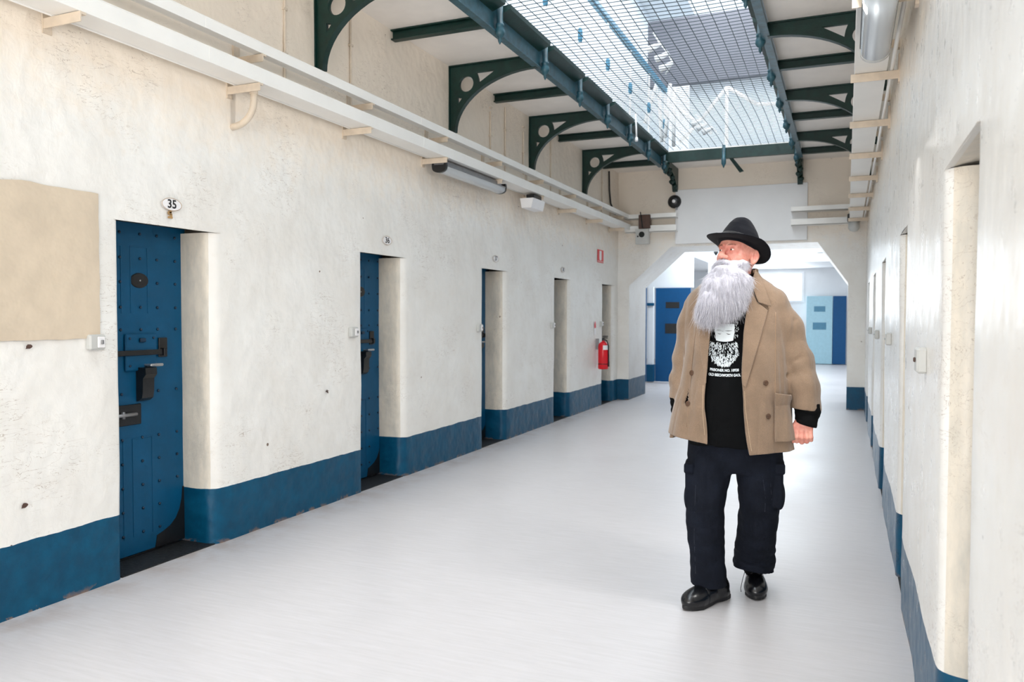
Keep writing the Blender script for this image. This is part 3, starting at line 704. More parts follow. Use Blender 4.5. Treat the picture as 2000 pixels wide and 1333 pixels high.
# gallery rails and upper trusses, spot tracks
def rail(x, label):
    p = empty('gallery_rail', (0, 0, 0), label=label, cat='railing')
    m = MB(); m.box(x-.035, x+.035, 2, 12.2, 4.86, 4.93, .008); m.obj('handrail', M_railblue, p)
    for k, y in enumerate(BK):
        if y < 4: continue
        b = MB(); b.tube([(x, y+.09, 3.95), (x, y+.09, 4.87)], .014, 8); b.obj('rail_post', M_rodwhite, p)
        b = MB(); b.lathe([(.016, 0), (.026, .03), (.026, .12), (.016, .15)], (x, y+.09, 4.3), n=10); b.obj('post_collar', M_railblue, p, smooth=True)
rail(-2.62, 'pale blue handrail with white posts along the left gallery')
rail(-.70, 'pale blue handrail with white posts along the right gallery')
def truss(y, ax, az, pts, label):
    p = empty('roof_truss', (0, y, 0), label=label, cat='truss')
    for i, (a, b) in enumerate(pts):
        m = MB(); m.tube([(a[0], 0, a[1]), (b[0], 0, b[1])], .028, 8); m.obj('truss_rod', M_rodwhite, p, smooth=True)
truss(12.5, 0, 0, [((-1.73, 4.93), (-2.16, 4.42)), ((-1.73, 4.93), (-1.28, 4.62)), ((-1.73, 4.93), (-1.73, 3.95)), ((-2.45, 4.65), (-1.95, 4.25)), ((-2.16, 4.42), (-2.45, 4.15)), ((-1.28, 4.62), (-.9, 4.6))], 'white rod truss rising to a point beyond the net, on the right')
truss(11.9, 0, 0, [((-2.66, 5.0), (-2.86, 4.35)), ((-2.66, 5.0), (-2.60, 4.05)), ((-2.48, 4.9), (-2.55, 4.1)), ((-2.42, 4.85), (-2.42, 3.97))], 'white rod frame seen through the far left of the net')
def spots(pts, label):
    p = empty('spot_track', pts[0], label=label, cat='spotlight')
    o = Vector(pts[0]); m = MB(); m.tube([Vector(q)-o for q in pts], .010, 6); m.obj('track_rail', M_rodwhite, p)
    for q in pts[1:-1]:
        v = Vector(q)-o; s = MB(); s.tube([v, v+Vector((-.06, -.02, -.03)), v+Vector((-.13, -.05, -.07))], [.022, .03, .042], 10); s.obj('spotlight_head', M_rodwhite, p, smooth=True)
spots([(-2.05, 8.9, 4.62), (-1.98, 8.95, 4.5), (-1.90, 9.0, 4.40), (-1.86, 9.05, 4.3), (-1.95, 9.1, 4.2)], 'white track of spotlights above the net near the middle')
spots([(-2.05, 11.6, 4.33), (-1.95, 11.6, 4.25), (-1.88, 11.6, 4.18), (-1.80, 11.6, 4.12), (-1.72, 11.6, 4.02)], 'white track of spotlights above the far end of the net')
m = MB(); m.tube([(-2.50, 9.93, 4.00), (-2.50, 9.9, 3.97), (-2.49, 9.9, 3.82), (-2.485, 9.9, 3.68)], .011, 8); m.lathe([(.018, 3.64), (.022, 3.66), (.014, 3.69)], (-2.485, 9.9, 0), n=10)
tag(m.obj('hanging_flex', M_rodwhite, smooth=True), 'short white flex hanging through the net by the left girder', 'cable')

# ------------------------------------------------------------------ far lobby furnishings
def lobby_door(x0, x1, y, mat, label, idx, slots, ry=0, slotmat=None):
    d = empty('door_%d' % idx, (x0, y, 0), kind='structure'); d['label'] = label
    w = x1-x0
    m = MB(); m.box(0, w, 0, .05, .015, 2.02, .004); m.obj('door_leaf', mat, d)
    for (a, b, c, e) in slots:
        m = MB(); m.box(a, b, -.006, .01, c, e, .003); m.obj('door_hatch', slotmat or M_black, d)
    d.rotation_euler = (0, 0, ry); return d
lobby_door(-3.775, -3.03, 16.8, M_bluelobby, 'dark blue steel door standing open beyond the arch', 30, [(.22, .51, 1.59, 1.72), (.21, .51, 1.05, 1.26)])
lobby_door(-4.25, -3.93, 16.6, M_bluelobby, 'dark blue door half hidden behind the arch pier', 31, [(.06, .18, 1.55, 1.70), (.06, .18, 1.05, 1.26)])
m = MB(); m.box(-3.92, -3.80, 16.7, 16.8, .38, 2.05, .003); tag(m.obj('trim_20', M_lobby), kind='structure')
m = MB(); m.box(-3.93, -3.78, 16.65, 16.82, .015, .38, .003); m.box(-3.93, -3.78, 16.66, 16.70, 1.64, 1.70, .003); tag(m.obj('trim_21', M_blue), kind='structure')
m = MB(); m.box(-6.9, -4.27, 16.85, 17.0, 0, 2.86); m.box(-3.02, -2.1, 19.0, 19.15, 0, 2.86); m.box(-4.3, -3.0, 16.86, 17.0, 2.03, 2.86); tag(m.obj('wall_lobby_left', M_lobby), kind='structure')
lobby_door(-1.09, -.37, 25.0, M_paleblue, 'pale blue door with two small dark blue windows at the far end', 32, [(.21, .52, 1.56, 1.72), (.18, .55, 1.03, 1.24)], slotmat=M_railblue)
d = lobby_door(-.36, .0, 25.0, M_bluelobby, 'narrow deep blue door leaf beside the pale blue one', 33, [])
m = MB(); m.box(-3.0, -1.15, 25.2, 25.35, 0, 2.86); m.box(-1.15, .6, 25.2, 25.35, 0, 2.86); tag(m.obj('wall_lobby_far', M_lobby), kind='structure')
m = MB(); m.box(-2.45, -1.24, 25.14, 25.17, 1.9, 2.70); tag(m.obj('window_3', M_skyglass2), kind='structure')
m = MB(); m.box(-2.52, -1.17, 25.15, 25.2, 1.85, 2.76); tag(m.obj('window_frame_3', M_lobby), kind='structure')
m = MB(); m.box(-.6, .6, 13.98, 14.0, 0, 0.01)
for i, (x, y) in enumerate(((-2.75, 16.2), (-.75, 17.0), (-.55, 19.0))):
    lt = empty('ceiling_light', (x, y, 2.86), label=['grey strip light in the lobby ceiling left of the hat', 'small round downlight in the lobby ceiling right of the hat', 'small round downlight, the farther one right of the hat'][i], cat='ceiling light', group='lobby ceiling lights')
    m = MB()
    if i == 0: m.box(-.30, .30, -.12, .12, -.035, 0, .01)
    else: m.lathe([(.09, 0), (.10, -.012), (.07, -.02)], n=20)
    m.obj('light_trim', M_greymetal if i == 0 else M_grey, lt)
    m = MB(); m.box(-.24, .24, -.07, .07, -.040, -.034) if i == 0 else m.lathe([(.055, -.024), (.055, -.019)], n=16); m.obj('light_lens', M_grey, lt)
for (x, y, lb) in ((-1.62, 18.0, 'small dark ceiling sprinkler right of the hat'), (-2.62, 17.5, 'small dark ceiling camera left of the beard')):
    s = empty('ceiling_sprinkler', (x, y, 2.86), label=lb, cat='sprinkler'); m = MB(); m.lathe([(.03, 0), (.03, -.03), (.06, -.05), (.03, -.09), (.01, -.12)], n=12); m.obj('sprinkler_head', M_black, s, smooth=True)
    m = MB(); m.lathe([(.06, 0), (.06, -.012)], n=16); m.obj('sprinkler_rose', M_grey, s)
m = MB(); m.box(.03, .25, 12.0, 12.06, .0, .30)
# right side pier foot box near the arch
m = MB(); m.box(-3.2, 0, YN+.0, YN+.02, .1, 2.7); tag(m.obj('added_back_pane', M_skyglass2), kind='structure')      # unseen glowing pane added behind the camera, backing the fill lamp
m = MB()
for xx in (-3.26, -2.16, -1.07, 0): m.box(xx, xx+.06, YN, YN+.04, .05, 2.75)
m.box(-3.26, .06, YN, YN+.04, .04, .1); m.box(-3.26, .06, YN, YN+.04, 2.7, 2.76); tag(m.obj('added_back_frame', M_upwall), kind='structure')  # bars added around the unseen pane behind the camera
m = MB(); m.box(-3.4, -.4, 15.0, 22.0, 2.848, 2.862); tag(m.obj('added_lobby_pane', M_skyglass), kind='structure')      # glowing ceiling pane added to go with the lobby fill lamp
# ------------------------------------------------------------------ light
w = bpy.data.worlds.new('world'); sc.world = w; w.use_nodes = True
w.node_tree.nodes['Background'].inputs[0].default_value = (.9, .95, 1, 1); w.node_tree.nodes['Background'].inputs[1].default_value = 1.0
def area(name, loc, rot, sx, sy, power, col=(1, 1, 1)):
    l = bpy.data.lights.new(name, 'AREA'); l.shape = 'RECTANGLE'; l.size = sx; l.size_y = sy; l.energy = power; l.color = col
    o = bpy.data.objects.new(name, l); COL.objects.link(o); o.location = loc; o.rotation_euler = rot; return o
area('skylight_daylight', (-1.82, 5.8, 7.24), (0, 0, 0), 1.8, 21, 860, (.93, .97, 1))
area('back_fill_light', (-1.6, YN+.05, 1.4), (PI/2+.45, 0, .06), 3.2, 2.6, 480, (1, .97, .94))  # fill lamp added out of view behind the camera
area('lobby_window_daylight', (-1.9, 25.1, 2.0), (-PI/2, 0, 0), 1.6, 1.4, 60, (.9, .96, 1))
area('lobby_fill_light', (-1.9, 18.5, 2.84), (0, 0, 0), 3, 7, 290, (.86, .94, 1))  # fill lamp added under the lobby ceiling to brighten the far room
for yy in (-1.3, 3.71):     # added fill lamps: one at the right tray fitting, one unseen behind the camera
    l = area('tray_fill_light', (.055, yy, 2.745), (0, 0, 0), .07, 1.3, 36, (1, .985, .96)); l.rotation_euler = Vector((-1, 0, -.32)).to_track_quat('-Z', 'Y').to_euler()
sc.view_settings.view_transform = 'Standard'; sc.view_settings.look = 'None'; sc.view_settings.gamma = 1
sc.view_settings.exposure = -0.15
sc.cycles.use_denoising = True
sc.cycles.max_bounces = 8; sc.cycles.diffuse_bounces = 5
# ================================================================== the walking man
# distance-field modelling helpers (numpy) and surface nets
F32 = np.float32
def nets(f, lo, hi, h, B=16, slack=1.7, zs=None):
    xs = np.arange(lo[0], hi[0]+h, h, dtype=F32); ys = np.arange(lo[1], hi[1]+h, h, dtype=F32)
    zs = np.arange(lo[2], hi[2]+h, h, dtype=F32) if zs is None else np.asarray(zs, F32)
    n = [len(xs), len(ys), len(zs)]; D = np.ones(n, F32)
    bl = [[(i, min(i+B, m)) for i in range(0, m, B)] for m in n]
    cen = []; ids = []; dia = []
    for a in bl[0]:
        for b in bl[1]:
            for c in bl[2]:
                p0 = (xs[a[0]], ys[b[0]], zs[c[0]]); p1 = (xs[a[1]-1], ys[b[1]-1], zs[c[1]-1])
                cen.append([(p0[k]+p1[k])/2 for k in range(3)]); ids.append((a, b, c))
                dia.append(math.sqrt(sum((float(p1[k])-float(p0[k]))**2 for k in range(3)))/2)
    cen = np.array(cen, F32); dc = f(cen); dia = np.array(dia)
    act = np.abs(dc) < dia*slack+.012
    batch = []; tot = 0
    def flush(batch):
        if not batch: return
        P = np.concatenate([np.stack(np.meshgrid(xs[a[0]:a[1]], ys[b[0]:b[1]], zs[c[0]:c[1]], indexing='ij'), -1).reshape(-1, 3) for a, b, c in batch])
        v = f(P); o = 0
        for a, b, c in batch:
            s = (a[1]-a[0], b[1]-b[0], c[1]-c[0]); k = s[0]*s[1]*s[2]
            D[a[0]:a[1], b[0]:b[1], c[0]:c[1]] = v[o:o+k].reshape(s); o += k
    for i, (a, b, c) in enumerate(ids):
        if act[i]:
            batch.append((a, b, c)); tot += 1
            if tot == 120: flush(batch); batch = []; tot = 0
        elif dc[i] < 0: D[a[0]:a[1], b[0]:b[1], c[0]:c[1]] = -1
    flush(batch)
    S = D < 0
    c8 = [S[i:n[0]-1+i, j:n[1]-1+j, k:n[2]-1+k] for i in (0, 1) for j in (0, 1) for k in (0, 1)]
    any_ = c8[0].copy(); all_ = c8[0].copy()
    for q in c8[1:]: any_ |= q; all_ &= q
    I = np.argwhere(any_ & ~all_)
    idx = -np.ones([m-1 for m in n], np.int64); idx[tuple(I.T)] = np.arange(len(I))
    ax = [xs, ys, zs]; V = np.zeros((len(I), 3)); W = np.zeros(len(I))
    cor = [(i, j, k) for i in (0, 1) for j in (0, 1) for k in (0, 1)]
    val = {c: D[I[:, 0]+c[0], I[:, 1]+c[1], I[:, 2]+c[2]] for c in cor}
    pos = {c: np.stack([ax[k][I[:, k]+c[k]] for k in range(3)], 1) for c in cor}
    for a in cor:
        for k in range(3):
            if a[k] == 0:
                b = tuple(a[m]+(m == k) for m in range(3)); va, vb = val[a], val[b]; m = (va < 0) != (vb < 0)
                t = (va[m]/(va[m]-vb[m]))[:, None]; V[m] += pos[a][m]*(1-t)+pos[b][m]*t; W[m] += 1
    V /= W[:, None]
    Q = []
    for k in range(3):
        sl0 = [slice(None)]*3; sl1 = [slice(None)]*3; sl0[k] = slice(0, -1); sl1[k] = slice(1, None)
        E = np.argwhere(S[tuple(sl0)] != S[tuple(sl1)]); o1, o2 = [m for m in range(3) if m != k]
        E = E[(E[:, o1] > 0) & (E[:, o2] > 0) & (E[:, o1] < n[o1]-1) & (E[:, o2] < n[o2]-1)]
        g = lambda d1, d2: idx[tuple((E-np.array([d1*(m == o1)+d2*(m == o2) for m in range(3)])).T)]
        q = np.stack([g(0, 0), g(1, 0), g(1, 1), g(0, 1)], 1)
        inside = S[tuple(E.T)]
        flip = inside if k != 1 else ~inside
        q[~flip] = q[~flip][:, ::-1]; Q.append(q)
    Q = np.concatenate(Q); Q = Q[(Q >= 0).all(1)]
    return V, Q
def np_mesh(name, V, Q):
    me = bpy.data.meshes.new(name); me.vertices.add(len(V)); me.vertices.foreach_set('co', np.asarray(V, F32).ravel())
    me.loops.add(len(Q)*4); me.loops.foreach_set('vertex_index', Q.astype(np.int32).ravel())
    me.polygons.add(len(Q)); me.polygons.foreach_set('loop_start', np.arange(0, len(Q)*4, 4, dtype=np.int32))
    me.update(calc_edges=True); me.validate()
    me.polygons.foreach_set('use_smooth', np.ones(len(me.polygons), bool)); return me
def np_obj(name, f, lo, hi, h, mat, parent, **k):
    V, Q = nets(f, lo, hi, h, **k)
    o = link(name, np_mesh(name, V, Q), mat, parent); o['nv'] = 0; del o['nv']
    return o, V
A = lambda *v: np.array(v, F32)
def smin(a, b, k): h = np.clip(.5+.5*(b-a)/k, 0, 1); return b*(1-h)+a*h-k*h*(1-h)
def smax(a, b, k): return -smin(-a, -b, k)
def ell(P, c, r):
    q = (P-A(*c))/A(*r); k0 = np.sqrt((q*q).sum(1)); k1 = np.sqrt(((q/A(*r))**2).sum(1))+1e-9; return k0*(k0-1)/k1
def sph(P, c, r): return np.sqrt(((P-A(*c))**2).sum(1))-r
def cap(P, a, b, ra, rb=None):
    a = A(*a); b = A(*b); rb = ra if rb is None else rb; ba = b-a; t = np.clip(((P-a)@ba)/(ba@ba), 0, 1)
    return np.sqrt(((P-a-t[:, None]*ba)**2).sum(1))-(ra+(rb-ra)*t)
def chain(P, pts, rs, k=.01):
    d = None
    for i in range(len(pts)-1):
        e = cap(P, pts[i], pts[i+1], rs[i], rs[i+1]); d = e if d is None else smin(d, e, k)
    return d
def rbox(P, c, h, r):
    q = np.abs(P-A(*c))-A(*h)+r; return np.sqrt((np.maximum(q, 0)**2).sum(1))+np.minimum(q.max(1), 0)-r
def loft(P, tab, p=2.0, ends=True):
    tab = np.array(sorted(tab), float); z = P[:, 2]
    cx, cy, a, b = [np.interp(z, tab[:, 0], tab[:, k]) for k in (1, 2, 3, 4)]
    q = (np.abs((P[:, 0]-cx)/a)**p+np.abs((P[:, 1]-cy)/b)**p)**(1/p)
    m = np.minimum(a, b); d = (q-1)*(m*.6+.4*np.sqrt(a*b))
    if ends:
        e = np.maximum(tab[0, 0]-z, z-tab[-1, 0]); d = smax(d, e, .008)
    return d
def poly2(P2, pts):
    """signed distance to polygon in 2-D"""
    pts = np.array(pts, float); n = len(pts); d = np.full(len(P2), 1e9); s = np.ones(len(P2))
    for i in range(n):
        a = pts[i]; b = pts[i-1]; e = b-a; w = P2-a; t = np.clip((w@e)/(e@e), 0, 1)
        d = np.minimum(d, ((w-t[:, None]*e)**2).sum(1))
        c1 = P2[:, 1] >= a[1]; c2 = P2[:, 1] < b[1]; c3 = e[0]*w[:, 1] > e[1]*w[:, 0]
        m = (c1 & c2 & c3) | (~c1 & ~c2 & ~c3); s[m] *= -1
    return s*np.sqrt(d)
_rs = np.random.RandomState(5)
def make_fold(n, fr, st):
    K = _rs.randn(n, 3)*np.array(fr)*(2*PI); ph = _rs.rand(n)*2*PI; am = 1/np.sqrt(n)
    return lambda P: sum((lambda s_: np.sign(s_)*(1-np.abs(s_))**.0*s_*(1.35-.35*np.abs(s_)))(np.sin(P@K[i].astype(F32)+ph[i]+1.6*np.sin(P@K[(i+1) % n].astype(F32)*.5))) if False else (1-2*np.abs(np.sin(.5*(P@K[i].astype(F32)+ph[i]+1.6*np.sin(P@K[(i+1) % n].astype(F32)*.5))))**.8) for i in range(n))*am*st
PX = np.array([-.5, 3.97, 0]); PDY = Vector((-.5, 3.97, 0)).normalized()
man = empty('person', tuple(PX), math.atan2(-PDY.x, PDY.y), 'person in black hat, open tan coat and dark cargo trousers walking down the corridor', 'person')

def M_fabric(name, rgb, var, scale, bumpk, rough=.9, rib=0, sheen=.3):
    t = NT(name); c = lin(rgb); lo_ = tuple(x*(1-var) for x in c[:3])+(1,); hi_ = tuple(min(1, x*(1+var)) for x in c[:3])+(1,)
    n1 = t.noise(scale, 4, .6); n2 = t.noise(350, 2)
    col = t.mix(t.ramp(n1, .3, .7), lo_, hi_); col = t.mix(t.ramp(n2, .35, .65, 0, .7), col, lo_)
    t.set(col, rough); t.b.inputs['Sheen Weight'].default_value = sheen
    b = t.bump(n2, bumpk, .0012)
    if rib:
        w = t.n('ShaderNodeTexWave'); w.bands_direction = 'X'; w.inputs['Scale'].default_value = rib; w.inputs['Distortion'].default_value = .6; w.inputs['Detail'].default_value = 1
        t.L(t.pos, w.inputs['Vector']); b = t.bump(w.outputs['Fac'], .18, .0012, b)
    t.bump(t.noise(22, 3), .25, .006, b); return t.m
M_coat = M_fabric('coat_tan', (138, 115, 94), .22, 9, .8, rib=95)
M_shirt = M_fabric('shirt_black', (8, 9, 11), .3, 8, .25, rough=.9, sheen=0)
M_trous = M_fabric('trousers_navy', (23, 27, 37), .4, 9, .6, rough=.9, sheen=0)
M_felt = M_fabric('hat_felt', (10, 12, 19), .25, 6, .4, rough=.95, sheen=.05)
for m_ in (M_shirt, M_trous, M_felt): m_.node_tree.nodes['Principled BSDF'].inputs['Specular IOR Level'].default_value = .15
M_band = M_fabric('hat_band', (14, 15, 18), .2, 8, .2)
t = NT('skin'); n1 = t.noise(18, 4, .6); n2 = t.noise(55, 3)
c = t.mix(t.ramp(n1, .38, .66), lin((222, 160, 142)), lin((200, 120, 106))); c = t.mix(t.ramp(n2, .55, .75, 0, .4), c, lin((190, 104, 92)))
t.set(c, .45); t.b.inputs['Subsurface Weight'].default_value = .12; t.b.inputs['Subsurface Radius'].default_value = (.01, .004, .002); t.b.inputs['Subsurface Scale'].default_value = .6
t.bump(t.noise(90, 4), .25, .002); M_skin = t.m
t = NT('beard_white'); t.set(t.mix(t.ramp(t.noise(260, 3, .6, stretch=(1, 1, .12)), .35, .65), lin((190, 188, 199)), lin((238, 237, 242))), .8); M_hair = t.m
M_core = paint('beard_shade', (206, 204, 213), .9, var=.08, nscale=60, bump=.5, bscale=120, bdist=.004)
M_brow = paint('brow_hair', (160, 108, 88), .8, var=.2)
M_leather = paint('shoe_leather', (15, 16, 20), .24, var=.3, bump=.35, bscale=120, bdist=.001)
M_sole = paint('shoe_sole', (20, 20, 22), .55, var=.2)
M_button = paint('button_horn', (88, 62, 44), .3, var=.3, nscale=120)
M_print = paint('shirt_print', (226, 234, 238), .8, var=.03, bump=0)
M_eye = paint('eye_white', (226, 214, 206), .15, var=.03, bump=0); M_iris = paint('eye_iris', (52, 50, 46), .1, var=.2, bump=0)

# ---- body -------------------------------------------------------------
HC = Vector((.013, .035, 1.705)); HS = 1.08
RH = Matrix.Rotation(math.radians(-40), 3, 'Z') @ Matrix.Rotation(math.radians(-12), 3, 'X')   # local face looks to -y
RHn = np.array(RH, F32)
def toh(P): return ((P-A(*HC)) @ RHn)/HS
def fromh(p): return HC+RH @ (Vector(p)*HS)
def head(P):
    q = toh(P)
    d = ell(q, (0, .012, .045), (.077, .098, .088))
    d = smin(d, ell(q, (0, -.030, -.018), (.062, .062, .082)), .03)
    d = smin(d, ell(q, (0, -.052, -.078), (.040, .040, .030)), .025)
    d = smin(d, ell(q, (0, -.055, .050), (.058, .036, .040)), .025)+.0012*np.sin(q[:, 2]*700)*np.clip((q[:, 2]-.048)/.01, 0, 1)*np.clip((-.07-q[:, 1])/.02, 0, 1)
    qa = q.copy(); qa[:, 0] = np.abs(qa[:, 0])
    d = smin(d, sph(qa, (.039, -.058, -.014), .026), .022)
    d = smin(d, cap(qa, (.010, -.091, .034), (.046, -.076, .036), .0095, .007), .014)
    d = smax(d, -sph(qa, (.031, -.103, .017), .0190), .010)
    lid = sph(qa, (.031, -.0775, .016), .0152)
    slit = np.maximum(np.abs(qa[:, 2]-.0158)-.0042+np.abs(qa[:, 0]-.031)*.20, -.1)
    lid = smax(lid, -np.maximum(slit, qa[:, 1]+.082), .0015)
    d = smin(d, lid, .004)
    nose = smin(cap(q, (0, -.088, .026), (0, -.116, -.014), .0085, .0105), sph(q, (0, -.1145, -.018), .0155), .008)
    nose = smin(nose, ell(qa, (.0150, -.101, -.021), (.0105, .013, .0105)), .006)
    d = smin(d, nose, .010)
    d = smax(d, -ell(qa, (.0065, -.112, -.0305), (.0042, .006, .005)), .003)
    d = smax(d, -cap(qa, (.018, -.094, -.012), (.033, -.082, -.040), .0012), .007)
    d = smin(d, cap(q, (-.019, -.089, -.056), (.019, -.089, -.056), .0075), .008)
    # ears
    e = qa-A(.080, .012, .004); a = math.radians(24); c_, s_ = math.cos(a), math.sin(a)
    e = np.stack([e[:, 0]*c_-e[:, 1]*s_, e[:, 0]*s_+e[:, 1]*c_, e[:, 2]-.25*e[:, 1]], 1)
    ear = ell(e, (0, 0, 0), (.0105, .0200, .0330))
    ear = smin(ear, ell(e, (-.001, -.006, -.027), (.007, .009, .011)), .006)
    ear = smax(ear, -ell(e, (.0095, .0005, .004), (.0085, .0140, .0235)), .003)
    ear = smin(ear, cap(e, (.001, .004, .014), (.003, .006, -.012), .003), .004)
    ear = smin(ear, sph(e, (.002, -.014, -.006), .005), .004)
    d = smin(d, ear, .005)
    return d*HS
def hand(P, s=1, wrist=(.345, .0, .955)):
    """left hand of the man, hanging, lightly closed; s=-1 mirrors it"""
    X = lambda x, y, z: (x, y, z)
    d = chain(P, [X(.346, .005, 1.0), X(.342, -.005, .935), X(.322, -.020, .905)], [.034, .030, .030], .015)
    d = smin(d, rbox(P, (.318, -.030, .885), (.040, .021, .031), .019), .02)
    for i, (x0, x1, top, z1) in enumerate(((.290, .288, .872, .828), (.3115, .311, .870, .824), (.332, .333, .868, .828), (.350, .352, .866, .836))):
        r = (.0118, .0122, .0115, .0100)[i]
        f = chain(P, [X(x0+.004, -.038, .893), X(x0, -.047, top), X(x1, -.058, (top+z1)/2-.002), X(x1, -.048, z1), X(x1-.001, -.026, z1+.003), X(x1-.001, -.014, z1+.018)], [r*.8, r*1.02, r*.93, r*.95, r*.86, r*.75], .003)
        d = smin(d, f, .0045)
    th = chain(P, [X(.296, -.018, .915), X(.275, -.036, .888), X(.2685, -.050, .858), X(.2715, -.056, .826)], [.018, .0145, .0118, .0088], .006)
    return smin(d, th, .005)
HW = (.342, -.01, .96)
def body(P):
    d = head(P)
    d = smin(d, chain(P, [(.012, .055, 1.66), (.0, .075, 1.50)], [.062, .068], .02), .03)
    d = smin(d, loft(P, [(.86, 0, .06, .18, .12), (1.0, 0, .05, .20, .155), (1.15, 0, .045, .195, .155), (1.3, 0, .06, .185, .135), (1.45, 0, .065, .18, .11), (1.53, 0, .07, .13, .08), (1.57, 0, .07, .06, .06)]), .03)
    d = smin(d, chain(P, [(.175, .07, 1.46), (.285, .09, 1.19), (.340, .005, .96)], [.062, .05, .034], .02), .03)
    d = smin(d, chain(P, [(-.170, .07, 1.46), (-.235, .14, 1.19), (-.262, .12, .96)], [.062, .05, .034], .02), .03)
    d = smin(d, hand(P), .006)
    Pm = P.copy(); Pm[:, 0] = -Pm[:, 0]+.345-.262; Pm[:, 1] -= .125
    d = smin(d, hand(Pm), .006)
    d = smin(d, chain(P, [(-.10, .05, .85), (-.13, -.02, .48), (-.11, .05, .11), (-.12, .03, .07)], [.10, .058, .036, .034], .02), .02)
    d = smin(d, chain(P, [(.10, .06, .85), (.125, .06, .48), (.105, .25, .14), (.108, .24, .09)], [.10, .058, .036, .034], .02), .02)
    return d
zs = np.concatenate([np.arange(.06, .79, .008), np.arange(.79, .94, .0026), np.arange(.94, 1.59, .008), np.arange(1.59, 1.88, .0021)])
bo, _ = np_obj('body', body, (-.36, -.22, 0), (.41, .33, 2), .0023, M_skin, man, zs=zs)
for sx in (-1, 1):
    c = fromh((sx*.031, -.0765, .016)); m = MB(); n = 14
    for i in range(n+1):
        pass
    m.lathe([(.0136*math.sin(PI*j/12)+1e-5, .0136*math.cos(PI*j/12)) for j in range(13)], n=20)
    e = m.obj('eye', M_eye, man, smooth=True); e.location = c
    look = (RH @ Vector((-.38, -1, .12))).normalized() if False else Vector((-.86, -.48, .12)).normalized()
    ir = MB(); ir.lathe([(.0062, .0121), (.0052, .0133), (.002, .0141)], n=16); io = ir.obj('iris', M_iris, e, smooth=True)
    io.rotation_euler = look.to_track_quat('Z', 'Y').to_euler()

# ---- clothes ------------------------------------------------------------
TORSO = [(.70, -.012, .02, .305, .195), (.76, -.012, .02, .297, .195), (.85, -.012, .022, .284, .192), (1.0, -.008, .025, .258, .186), (1.15, 0, .033, .240, .178), (1.30, 0, .042, .228, .162),
         (1.42, 0, .052, .226, .142), (1.50, 0, .060, .220, .126), (1.54, 0, .066, .205, .116), (1.58, .002, .072, .168, .104), (1.61, .004, .078, .122, .094), (1.635, .008, .08, .100, .088), (1.66, .012, .08, .094, .086)]
fold1 = make_fold(6, (4.2, 3.0, .8), .0075); fold2 = make_fold(6, (9, 8, 2.2), .0030); fold3 = make_fold(6, (5, 5, 6), .0062); fold4 = make_fold(7, (3, 3, 13), .005)
def torso0(P): return loft(P, TORSO, 2.25, False)
def torso(P):
    k = np.clip((1.52-P[:, 2])*2.0, .12, 1)
    return torso0(P)+(fold1(P)+fold2(P))*k
def armR(P, g=0.):   # image right
    d = chain(P, [(.168, .068, 1.468), (.230, .078, 1.36), (.284, .070, 1.20), (.316, .035, 1.08), (.334, .012, .965)], [.082+g, .082+g, .075+g, .070+g, .066+g], .03)
    return d
def armL(P, g=0.):
    return chain(P, [(-.165, .068, 1.468), (-.196, .085, 1.36), (-.222, .10, 1.20), (-.240, .10, 1.08), (-.252, .10, .99)], [.080+g, .078+g, .074+g, .070+g, .066+g], .03)
def sleeve_folds(P): return fold3(P)*.45+fold2(P)*1.1+.0022*np.sin((P[:, 2]*1.0+P[:, 0]*1.3-P[:, 1]*.5)*55)*np.clip(1-np.abs(P[:, 2]-1.15)/.14, 0, 1)
ez = [.74, .767, .824, .98, 1.124, 1.341, 1.45, 1.56, 1.70]
eR = [.074, .071, .062, .040, .034, .039, .052, .074, .100]
eL = [-.118, -.119, -.120, -.133, -.131, -.112, -.10, -.088, -.080]
GROOVES = [([(.225, -.035, 1.46), (.213, -.070, 1.30), (.225, -.080, 1.06)], .020, .012), ([(.200, -.065, 1.46), (.178, -.115, 1.30), (.176, -.14, 1.12)], .007, .009), ([(.235, -.03, 1.43), (.250, -.035, 1.33), (.245, -.03, 1.20)], .008, .009),
           ([(-.205, -.02, 1.44), (-.205, -.075, 1.25), (-.225, -.085, 1.0)], .016, .012), ([(.245, -.02, 1.135), (.29, -.04, 1.16), (.345, -.03, 1.150)], .010, .011), ([(.262, .0, 1.19), (.315, -.02, 1.235)], .006, .012),
           ([(.272, .01, 1.40), (.262, -.02, 1.27)], .006, .012), ([(-.262, .02, 1.23), (-.235, .0, 1.14)], .006, .010), ([(-.265, .02, 1.33), (-.235, .0, 1.22)], .005, .010)]
def coat(P):
    x, y, z = P.T
    t = torso(P); sl = sleeve_folds(P)
    aR = armR(P)+sl; aL = armL(P)+sl
    hem = np.interp(x, [-.32, -.13, -.10, .06, .19, .30], [.838, .812, .80, .768, .780, .786])
    hem = np.where(y > .06, .80, hem)
    outer_ = smin(smin(np.maximum(t, hem-z), np.maximum(aR, .975+(x-.333)*(-.10)-z), .022), np.maximum(aL, 1.005-z), .018)
    for pts, dep, rad in GROOVES:
        g_ = chain(P, pts, [0]*len(pts), .004); outer_ = outer_+dep*np.exp(-(np.maximum(g_, 0)/rad)**2)
    # inside surfaces
    inner_ = smin(smin(t+.012, aR+.012, .022), aL+.012, .018)
    d = np.maximum(outer_, -inner_)
    # front opening
    L_ = np.interp(z, ez, eL)+.003*np.sin(z*23); R_ = np.interp(z, ez, eR)+.003*np.sin(z*19+1)
    op = np.maximum(np.maximum(L_-x, x-R_), y-.03)
    d = smax(d, -op, .004)
    # neck hole top edge and hem
    d = np.maximum(d, z-(1.640+.02*np.clip(y*8, -1, 1)))
    return d
